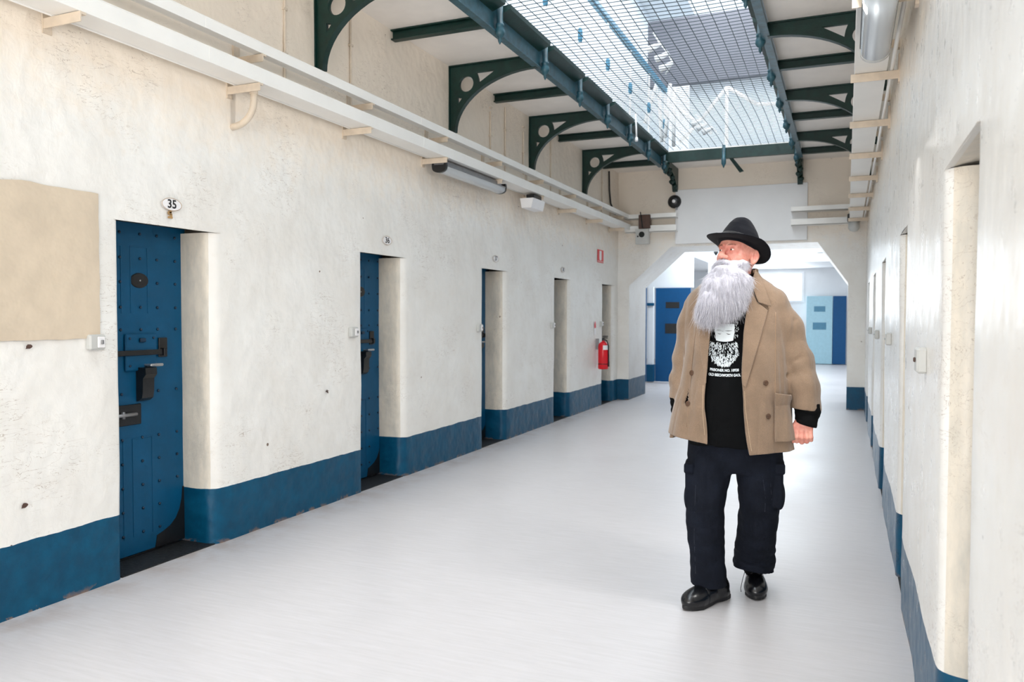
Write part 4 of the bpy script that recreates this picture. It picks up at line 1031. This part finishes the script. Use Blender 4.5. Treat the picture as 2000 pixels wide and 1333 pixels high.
def slab(P, polys, off, th, base, front=.02):
    b = base(P); d = None
    for pl in polys:
        q = np.maximum(np.abs(b-off)-th, poly2(P[:, [0, 2]].astype(float), pl)); q = np.maximum(q, P[:, 1]-front)
        d = q if d is None else np.minimum(d, q)
    return d
co_, _ = np_obj('coat', coat, (-.36, -.22, .74), (.44, .30, 1.67), .0034, M_coat, man)
lapR = [(.100, 1.490), (.150, 1.448), (.112, 1.30), (.052, 1.085), (.037, 1.10), (.034, 1.20), (.039, 1.341), (.052, 1.45), (.074, 1.56)]
colR = [(.092, 1.652), (.106, 1.625), (.134, 1.56), (.166, 1.466), (.106, 1.486), (.078, 1.555), (.082, 1.61)]
lapL = [(-.128, 1.485), (-.178, 1.448), (-.165, 1.30), (-.136, 1.10), (-.129, 1.10), (-.125, 1.20), (-.112, 1.341), (-.10, 1.45), (-.088, 1.56)]
colL = [(-.080, 1.650), (-.10, 1.615), (-.125, 1.555), (-.150, 1.490), (-.128, 1.484), (-.092, 1.555), (-.08, 1.61)]
for nm, pl in (('lapel', [lapR]), ('lapel', [lapL])):
    np_obj(nm, lambda P, pl=pl: slab(P, pl, .0085, .0042, torso), (-.26, -.20, 1.05), (.26, .10, 1.60), .0026, M_coat, co_)
def collar(P):
    a = slab(P, [colR, colL], .0145, .0048, torso, .10)
    ring = np.maximum(np.abs(torso0(P)-.010)-.005, np.maximum(1.575-P[:, 2]-.02*np.clip(P[:, 1]*6, -1, 1), P[:, 2]-1.652)); ring = np.maximum(np.maximum(ring, .03-P[:, 1]+.0), np.abs(P[:, 0]-.005)-.100)
    return np.minimum(a, ring)
np_obj('collar', collar, (-.26, -.20, 1.44), (.26, .26, 1.68), .0027, M_coat, co_)
pkt = [(.184, 1.062), (.262, 1.046), (.288, .94), (.300, .835), (.186, .832)]
np_obj('patch_pocket', lambda P: slab(P, [pkt], .0075+.012*np.clip((P[:, 2]-1.0)/.06, 0, 1), .0050, torso, .12), (.15, -.22, .80), (.33, .14, 1.09), .0026, M_coat, co_)
pkl = [(-.300, 1.0), (-.262, 1.01), (-.268, .86), (-.31, .86)]
def surf_y(f, x, z, y0=-.30):
    ys = np.arange(y0, .1, .0015); P = np.stack([np.full_like(ys, x), ys, np.full_like(ys, z)], 1).astype(F32)
    d = f(P); k = np.argmax(d < 0); return float(ys[k]) if (d < 0).any() else 0.
def normal(f, p, e=.004):
    P = np.array([p]*6, F32); 
    for k in range(3): P[2*k, k] += e; P[2*k+1, k] -= e
    d = f(P); return Vector((d[0]-d[1], d[2]-d[3], d[4]-d[5])).normalized()
for (x, z) in ((-.199, 1.144), (-.215, .995), (.141, 1.108), (.154, .952)):
    y = surf_y(torso, x, z); nrm = normal(torso, (x, y, z))
    m = MB(); m.lathe([(.0125, 0), (.0135, .003), (.012, .0052), (.008, .004), (.0001, .0038)], n=20)
    for a in (0, 1, 2, 3): m.lathe([(.0014, .0038), (.0014, .0044)], (.0028*math.cos(a*PI/2), .0028*math.sin(a*PI/2), 0), n=6)
    b = m.obj('button', M_button, co_, smooth=True); b.location = Vector((x, y, z)); b.rotation_euler = nrm.to_track_quat('Z', 'Y').to_euler()
    if x > .14 and z > 1: b['label'] = 'dark brown four hole button'
# stitching lines along the front edges
def seam(pts, off=.0015, r=.0011, base=torso, nm='seam_stitching', mat=None, par=None):
    m = MB(); P3 = []
    for i in range(len(pts)-1):
        for k in range(10):
            u = k/10; x = pts[i][0]*(1-u)+pts[i+1][0]*u; z = pts[i][1]*(1-u)+pts[i+1][1]*u
            P3.append((x, surf_y(base, x, z)-off, z))
    m.tube(P3, r, 5); return m.obj(nm, mat or M_seam, par or co_, smooth=True)
M_seam = M_fabric('seam_tan', (150, 122, 96), .1, 10, .1)
seam([(.186, 1.44), (.186, 1.2), (.186, .80)], .0008, .0022)
seam([(-.175, 1.45), (-.20, 1.2), (-.222, .85)], .0005, .0014)
M_seam2 = M_fabric('edge_stitch', (204, 178, 148), .05, 10, .1)
seam([(.046, 1.07), (.052, .98), (.074, .83), (.082, .785)], .0012, .0008, mat=M_seam2)
seam([(-.143, 1.09), (-.145, .98), (-.132, .84)], .0012, .0008, mat=M_seam2)

# shirt with long sleeves
TS = [(z, cx, cy+.003, a-.018, b-.020) for z, cx, cy, a, b in TORSO if .75 < z < 1.6]+[(1.62, .008, .075, .075, .070)]
TS[0] = (.80, -.005, .03, .205, .170)
TS = sorted([t_ for t_ in TS if t_[0] >= .80]); TS = [(z, cx, cy, min(a, .225), b) for z, cx, cy, a, b in TS]
def shirt_t(P): return loft(P, TS, 2.2)+fold1(P)*.8+fold2(P)*.5
def shirt(P):
    x, y, z = P.T; d = shirt_t(P)
    d = smin(d, chain(P, [(.165, .07, 1.46), (.280, .085, 1.20), (.318, .035, 1.07), (.340, .005, .97), (.333, -.012, .912)], [.062, .062, .058, .054, .046], .02)+fold4(P)*.6, .02)
    d = smin(d, chain(P, [(-.165, .07, 1.46), (-.220, .115, 1.19), (-.258, .115, 1.0), (-.262, .115, .915)], [.058, .058, .054, .044], .02)+fold4(P)*.6, .02)
    cutR = np.where(x > .235, .905-.28*(x-.32)-z, -1); cutL = np.where((x < -.21) & (z < .97), .915-z, -1)
    d = np.maximum(d, np.maximum(cutR, cutL))
    return d
so_, _ = np_obj('black_shirt', shirt, (-.36, -.20, .79), (.42, .28, 1.64), .0042, M_shirt, man)

# print on the shirt
def wrap(o, off=.0012, M4=None):
    for v in o.data.vertices:
        x, z = v.co.x, v.co.y; v.co = Vector((x, surf_y(shirt_t, x, z)-off*1.5-.0016, z))
def put_text(txt, x0, x1, zc, H, nm):
    o = text_mesh(nm, txt, .02, M_print, so_, depth=0, offset=.0007); me = o.data
    xs_ = [v.co.x for v in me.vertices]; ys_ = [v.co.y for v in me.vertices]
    a, b, c_, d_ = min(xs_), max(xs_), min(ys_), max(ys_)
    for v in me.vertices:
        u = (v.co.x-a)/(b-a); v.co = Vector((x0+(x1-x0)*u, zc+((v.co.y-c_)/(d_-c_)-.5)*H-.004*math.sin(PI*u), 0))
    wrap(o, .0016); return o
put_text('PRISONER NO. 10928', -.113, .020, 1.166, .0135, 'print_lettering')
put_text('OLD BEECHWORTH GAOL', -.119, .029, 1.143, .0135, 'print_lettering')
def flat(name, polys, off, mat):
    m = MB()
    for pl in polys: m.add([(p[0], p[1], 0) for p in pl], [tuple(range(len(pl)))])
    me = bpy.data.meshes.new(name); me.from_pydata(m.v, [], m.f); o = link(name, me, mat, so_); wrap(o, off); return o
rr = random.Random(11)
fx_, fz_ = -.047, 1.345
quad = []
for j in range(10):     # face: small tiles so that it follows the cloth
    for i in range(10):
        u0, u1, v0, v1 = i/10, (i+1)/10, j/10, (j+1)/10
        def pt(u, v):
            w_ = .048*(1-.18*(1-v)**2-.05*v); return (fx_+(2*u-1)*w_, 1.298+.085*v-.006*(1-v)*(2*u-1)**2*-1)
        quad.append([pt(u0, v0), pt(u1, v0), pt(u1, v1), pt(u0, v1)])
flat('print_face', quad, .0010, M_print)
def stroke(x, z, ang, L, w_, curl):
    pts = []; n = 4
    for i in range(n+1):
        a = ang+curl*i/n; pts.append((x, z)); x += math.cos(a)*L/n; z += math.sin(a)*L/n
    l = []; r_ = []
    for i, p in enumerate(pts):
        a = ang+curl*i/n+PI/2; ww = w_*(1-abs(2*i/n-1)**1.5)*.5+w_*.12; l.append((p[0]+math.cos(a)*ww, p[1]+math.sin(a)*ww)); r_.append((p[0]-math.cos(a)*ww, p[1]-math.sin(a)*ww))
    return l+r_[::-1]
st_ = []
for i in range(620):
    u = rr.uniform(-1, 1); v = rr.random()
    half = .066*math.sqrt(max(0, 1-(max(0, v-.35)/.68)**2)) if v > .35 else .066*(.90+.1*v/.35)
    x = fx_-.004+u*half; z = 1.300-.112*v
    edge = abs(u) > .72 or v > .62
    if not edge and rr.random() < .45: continue
    ang = -PI/2+u*.55*(1 if v < .6 else -.5)+rr.uniform(-.5, .5)
    st_.append(stroke(x, z, ang, rr.uniform(.008, .017), rr.uniform(.0012, .0026), rr.uniform(-1.1, 1.1)))
flat('print_beard', st_, .0012, M_print)['kind'] = 'stuff'
dk = [stroke(-.088, 1.352, .1, .028, .0014, -.4), stroke(-.046, 1.350, -.05, .034, .0024, .2), stroke(-.080, 1.338, -.5, .018, .0022, .9), stroke(-.040, 1.338, -.5, .022, .0030, .9), stroke(-.062, 1.349, -.2, .01, .001, 0)]
flat('print_eyes', dk, .0018, M_ink)
hs = [stroke(-.096+.012*rr.random(), 1.385-.06*rr.random(), -PI/2+rr.uniform(-.4, .4), .022, .0016, .5) for _ in range(22)]+[stroke(-.006+.022*rr.random(), 1.40-.08*rr.random(), -PI/2+rr.uniform(-.5, .5), .008, .0016, .3) for _ in range(26)]
flat('print_hair', hs, .0013, M_print)['kind'] = 'stuff'

# trousers
def trousers(P):
    x, y, z = P.T
    pel = loft(P, [(.66, .004, .045, .19, .115), (.72, .006, .05, .216, .140), (.80, .006, .05, .213, .150), (.95, 0, .05, .19, .15)], 2.2)
    LL = [(.085, -.112, .015, .080, .088), (.13, -.114, .010, .080, .086), (.20, -.119, -.005, .078, .082), (.33, -.127, -.035, .082, .085), (.48, -.133, -.040, .087, .096), (.62, -.120, -.005, .098, .112), (.72, -.110, .035, .108, .125), (.80, -.11, .045, .10, .12)]
    LR = [(.10, .108, .215, .084, .086), (.17, .109, .210, .091, .092), (.24, .111, .175, .094, .096), (.33, .116, .120, .090, .094), (.48, .125, .055, .092, .098), (.62, .122, .045, .102, .112), (.72, .115, .05, .110, .125), (.80, .11, .05, .10, .12)]
    gather = np.clip((.30-z)/.18, 0, 1)
    lf = (fold3(P)*.6+fold2(P)*.6+fold4(P)*.15)
    a = loft(P, LL, 2.1)+lf; b = loft(P, LR, 2.1)+lf+fold4(P)*gather*1.3
    d = smin(smin(a, pel, .03), smin(b, pel, .03), .012)
    # cargo pockets
    pl = smin(rbox(P, (-.206, -.010, .575), (.018, .075, .095), .016), ell(P, (-.214, -.01, .520), (.020, .065, .060)), .01)
    pr = smin(rbox(P, (.208, .035, .600), (.020, .080, .100), .016), ell(P, (.218, .03, .545), (.022, .072, .065)), .01)
    fl1 = rbox(P, (.214, .030, .690), (.022, .090, .024), .008); fl2 = rbox(P, (-.208, -.012, .675), (.022, .082, .022), .008)
    d = smin(d, pl+fold2(P), .006); d = smin(d, pr+fold2(P), .006); d = smin(d, np.minimum(fl1, fl2)+fold2(P)*.6, .004)
    # open hems
    innerL = loft(P, [(z_, cx, cy, a_-.012, b_-.012) for z_, cx, cy, a_, b_ in LL if z_ < .35], 2.1, False)
    innerR = loft(P, [(z_, cx, cy, a_-.012, b_-.012) for z_, cx, cy, a_, b_ in LR if z_ < .35], 2.1, False)
    d = smax(d, -np.maximum(innerL, z-.16), .003); d = smax(d, -np.maximum(innerR, z-.21), .003)
    d = np.maximum(d, np.where(x > 0, .118-.10*(x-.108)-.10*(y-.2)-z, .084-z))
    return d
tr, _ = np_obj('cargo_trousers', trousers, (-.27, -.17, .07), (.28, .36, .97), .0042, M_trous, man)
fl_ = [(.128, .672), (.185, .692), (.186, .715), (.13, .715)]
for pts in ([(.135, .655), (.150, .55), (.148, .47)], [(-.175, .60), (-.180, .35), (-.172, .13)], [(.172, .62), (.182, .50)]):
    seam(pts, .0004, .0006, trousers, 'seam_stitching', M_trousseam if 'M_trousseam' in globals() else M_fabric('trouser_seam', (44, 50, 64), .1, 10, .1), tr)

# shoes
def shoe_tf(hx, hy, ang): c_, s_ = math.cos(ang), math.sin(ang); return lambda P: np.stack([(P[:, 0]-hx)*c_+(P[:, 1]-hy)*s_, -(P[:, 0]-hx)*s_+(P[:, 1]-hy)*c_, P[:, 2]], 1)
def upper_s(q):
    d = ell(q, (0, -.245, .046), (.056, .075, .040)); d = smin(d, ell(q, (0, -.17, .055), (.050, .10, .046)), .03)
    d = smin(d, ell(q, (0, -.055, .062), (.043, .060, .056)), .03); d = smin(d, ell(q, (0, -.085, .100), (.045, .062, .055)), .02)
    w_ = np.interp(q[:, 1], [-.325, -.29, -.24, -.16, -.10, -.04, 0.0, .012], [.014, .036, .053, .042, .037, .038, .030, .012])*.95
    d = smin(d, smax(smax(np.abs(q[:, 0])-w_, np.maximum(q[:, 1]-.004, -.318-q[:, 1]), .02), q[:, 2]-.036, .012), .022)
    d = smax(d, .018-q[:, 2], .004)
    groove = np.abs(q[:, 1]+.200+.0*q[:, 2]); d = d+.0022*np.exp(-(groove/.004)**2)+.0018*np.exp(-((np.abs(q[:, 0])-.030)/.003)**2)*np.clip((-.09-q[:, 1])/.03, 0, 1)*np.clip((q[:, 1]+.19)/.03, 0, 1)
    return d
def sole_s(q):
    y = q[:, 1]; w_ = np.interp(y, [-.325, -.29, -.24, -.16, -.10, -.04, 0.0, .012], [.014, .036, .053, .042, .037, .038, .030, .012])
    d = np.abs(q[:, 0])-w_; d = smax(d, np.maximum(y-.012, -.325-y), .02); zt = .024+.003*(y < -.27); arch = .006*np.exp(-((y+.12)/.03)**2)
    toe = np.clip((-.27-y)/.055, 0, 1)*.008
    return smax(d, np.maximum(q[:, 2]-zt, arch+toe-q[:, 2]), .004)
ang1 = math.atan2(-(-.22+.02), .26)*-1
for nm, hx, hy, ang, lo_, hi_ in (('shoe', -.028, .092, math.atan2(-.196, .262), (-.31, -.24, -.004), (.07, .14, .16)), ('shoe', .112, .385, math.radians(1), (.03, .03, -.004), (.20, .42, .16))):
    tf = shoe_tf(hx, hy, ang)
    sh, _ = np_obj(nm, lambda P, tf=tf: upper_s(tf(P)), lo_, hi_, .0026, M_leather, man)
    np_obj('shoe_sole', lambda P, tf=tf: sole_s(tf(P)), lo_, hi_, .0026, M_sole, sh)
    m = MB(); c_, s_ = math.cos(ang), math.sin(ang)
    def W(x, y, z): return (hx+x*c_-y*s_, hy+x*s_+y*c_, z)
    def top(x, y):
        zz = np.arange(.16, .03, -.001); Pq = np.stack([np.full_like(zz, x), np.full_like(zz, y), zz], 1); d = upper_s(Pq.astype(F32)); return float(zz[np.argmax(d < 0)])
    for k, y in enumerate((-.185, -.168, -.151, -.134)):
        for sg1 in (1, -1):
            pts = []
            for i in range(7):
                u = -1+2*i/6; xx = u*.024; yy = y+sg1*u*.007; pts.append(W(xx, yy, top(xx, yy)+.0015))
            m.tube(pts, .0021, 6)
    m.obj('shoelace', M_sole, sh, smooth=True)
m = MB(); m.tube([(.075, .22, .125), (.062, .20, .10), (.050, .18, .06), (.043, .17, .022), (.045, .165, .006)], .0018, 6); m.obj('loose_lace', M_sole, sh, smooth=True)

for nm, pts in (('sock', [(.108, .198, .23), (.107, .262, .07)]), ('sock', [(-.115, .03, .20), (-.060, .045, .06)])):
    m = MB(); m.tube([Vector(pts[0]).lerp(Vector(pts[1]), k/5) for k in range(6)], [.058, .056, .054, .053, .052, .036], 20); m.obj(nm, M_shirt, man, smooth=True)
# ---- beard ----------------------------------------------------------------
BT = [(1.415, -.112, -.142, .024, .012), (1.43, -.104, -.142, .048, .020), (1.455, -.086, -.134, .072, .030), (1.49, -.066, -.122, .088, .042), (1.53, -.050, -.106, .094, .052), (1.58, -.040, -.086, .094, .062), (1.61, -.032, -.070, .089, .064), (1.635, -.036, -.070, .070, .056), (1.65, -.046, -.084, .046, .040)]
bf = make_fold(7, (6, 6, 1.6), .006); bf2 = make_fold(7, (16, 16, 4), .0025)
def beard(P):
    d = loft(P, BT, 2.1)+bf(P)+bf2(P)
    q = toh(P); qa = q.copy(); qa[:, 0] = np.abs(qa[:, 0])
    mo = chain(qa, [(.004, -.104, -.040), (.024, -.101, -.047), (.044, -.090, -.066)], [.0095, .0115, .009], .006)*HS
    d = smin(d, mo, .010)
    sb_ = chain(qa, [(.044, -.078, -.052), (.060, -.042, -.040), (.066, -.020, -.034)], [.020, .018, .011], .012)*HS   # sideburn
    d = smin(d, sb_, .015)
    d = smax(d, -cap(q, (-.012, -.107, -.056), (.012, -.107, -.056), .0045)*HS, .006)
    return d
be, bV = np_obj('beard', beard, (-.22, -.24, 1.30), (.13, .06, 1.73), .0034, M_core, man)
def strands(name, roots, dirs, lens, r, mat, parent, seg=5, grav=.6, curl=.35, seed=1):
    rs_ = np.random.RandomState(seed); n = len(roots); P = roots.copy(); D_ = dirs/np.linalg.norm(dirs, axis=1, keepdims=True)
    rings = []; side = np.cross(D_, rs_.randn(n, 3)); side /= np.linalg.norm(side, axis=1, keepdims=True)
    cv = rs_.randn(n, 3)*curl
    for s_ in range(seg+1):
        t_ = s_/seg; rad = r*(1-.8*t_)
        b_ = np.cross(D_, side); b_ /= np.linalg.norm(b_, axis=1, keepdims=True)
        ring = np.stack([P+(side*math.cos(a)+b_*math.sin(a))*rad for a in (0, 2*PI/3, 4*PI/3)], 1); rings.append(ring)
        P = P+D_*(lens/seg)[:, None]
        D_ = D_+np.array([0, 0, -grav/seg])+cv*(.6/seg)*math.cos(t_*4); cv = cv+rs_.randn(n, 3)*curl*.5
        D_ /= np.linalg.norm(D_, axis=1, keepdims=True)
    V = np.stack(rings, 1).reshape(-1, 3); base = (np.arange(n)*(seg+1)*3)[:, None]
    Q = []
    for s_ in range(seg):
        for k in range(3): Q.append(np.concatenate([base+s_*3+k, base+s_*3+(k+1) % 3, base+(s_+1)*3+(k+1) % 3, base+(s_+1)*3+k], 1))
    o = link(name, np_mesh(name, V, np.concatenate(Q)), mat, parent); o['kind'] = 'stuff'; return o
rs_ = np.random.RandomState(3)
sel = bV[rs_.randint(0, len(bV), 26000)]
e_ = .004; G = np.stack([beard((sel+np.eye(3)[k]*e_).astype(F32))-beard((sel-np.eye(3)[k]*e_).astype(F32)) for k in range(3)], 1); G /= np.linalg.norm(G, axis=1, keepdims=True)+1e-9
q = toh(sel.astype(F32)); keep = ((sel[:, 1] < .03)) & ~((np.abs(q[:, 0]) < .020) & (q[:, 2] > -.064) & (q[:, 2] < -.048) & (q[:, 1] < -.09))
sel, G = sel[keep], G[keep]
down = np.clip((1.63-sel[:, 2])/.10, .25, 1)
dirs = G*(.42)[...] if False else G*.40+np.array([0, 0, -1])*(.55+.6*down)[:, None]+rs_.randn(len(sel), 3)*.16+np.stack([(sel[:, 0]+.05)*2.2, np.full(len(sel), -.05), np.zeros(len(sel))], 1)
lens = rs_.uniform(.02, .075, len(sel))*np.clip(.55+(1.66-sel[:, 2])*1.6, .45, 1.15)
wild = rs_.rand(len(sel)) < .06; lens = np.where(wild, lens*1.4, lens); dirs = np.where(wild[:, None], dirs+rs_.randn(len(sel), 3)*.22, dirs)
strands('beard_hair', sel-G*.004, dirs, lens, .00065, M_hair, be, curl=.30)
# moustache and eyebrow hairs
n = 900; u = rs_.uniform(-1, 1, n); hq = np.stack([u*.040, -.105+np.abs(u)*.014+rs_.randn(n)*.003, -.036-np.abs(u)**1.5*.022+rs_.randn(n)*.004], 1)
hw = np.array([tuple(fromh(p)) for p in hq]); hd = np.array([tuple(RH @ Vector((s_*.9, -.5, -.55))) for s_ in np.sign(u)])+rs_.randn(n, 3)*.16
strands('moustache_hair', hw, hd, rs_.uniform(.018, .036, n), .0007, M_hair, be, grav=.7, curl=.25, seed=4)
n = 260; u = rs_.uniform(0, 1, n); sg1 = np.sign(rs_.randn(n)); hq = np.stack([sg1*(.012+u*.034), -.100+u*.016, .0345+.004*np.sin(u*3)+rs_.randn(n)*.0018], 1)
hw = np.array([tuple(fromh(p)) for p in hq]); hd = np.array([tuple(RH @ Vector((s_*.9, -.5, .1))) for s_ in sg1])+rs_.randn(n, 3)*.2
strands('eyebrow_hair', hw, hd, rs_.uniform(.006, .012, n), .0005, M_brow, man, grav=.2, curl=.2, seed=5, seg=3)

# ---- hat --------------------------------------------------------------------
HATC = Vector((.010, .035, 1.765)); RT = Matrix.Rotation(math.radians(-40), 3, 'Z') @ Matrix.Rotation(math.radians(-23), 3, 'X') @ Matrix.Rotation(math.radians(2), 3, 'Y'); RTn = np.array(RT, F32)
def tot(P): return (P-A(*HATC)) @ RTn
def hat(P):
    q = tot(P); x, y, z = q.T
    # crown
    tab = [(-.01, 0, .006, .091, .108), (.03, 0, .006, .088, .105), (.06, 0, .004, .080, .096), (.09, 0, -.002, .064, .082), (.115, 0, -.008, .047, .062), (.135, 0, -.012, .030, .042), (.146, 0, -.012, .012, .022)]
    c = loft(q, tab, 2.1)
    c = smax(c, -cap(q, (0, -.075, .158), (0, .06, .135), .018), .020)        # centre crease
    qa = q.copy(); qa[:, 0] = np.abs(x); c = smax(c, -sph(qa, (.078, -.078, .098), .032), .025)    # front pinches
    r = np.sqrt((x/.152)**2+((y-.004)/.170)**2)
    zb = .016*np.clip(np.abs(x)/.14, 0, 1.2)**2.2*np.clip(r, 0, 1.1)-.012*np.clip(-y/.16, 0, 1)**2-.016*np.clip(y/.16, 0, 1)
    br = np.maximum(np.abs(z-zb)*.93-.0024, (r-1)*.14)
    br = smax(br, -(np.sqrt((x/.085)**2+((y-.006)/.10)**2)-1)*-.09, .002) if False else br
    return smin(c, br, .012)
ha, _ = np_obj('hat', hat, (-.18, -.16, 1.66), (.20, .22, 1.93), .0024, M_felt, man)
def band(P):
    q = tot(P); c = loft(q, [(-.01, 0, .006, .091, .108), (.03, 0, .006, .088, .105), (.07, 0, .008, .080, .098)], 2.1, False)
    return np.maximum(np.abs(c-.001)-.0022, np.abs(q[:, 2]-.020)-.012)
np_obj('hat_band', band, (-.12, -.12, 1.70), (.14, .17, 1.86), .0024, M_band, ha)
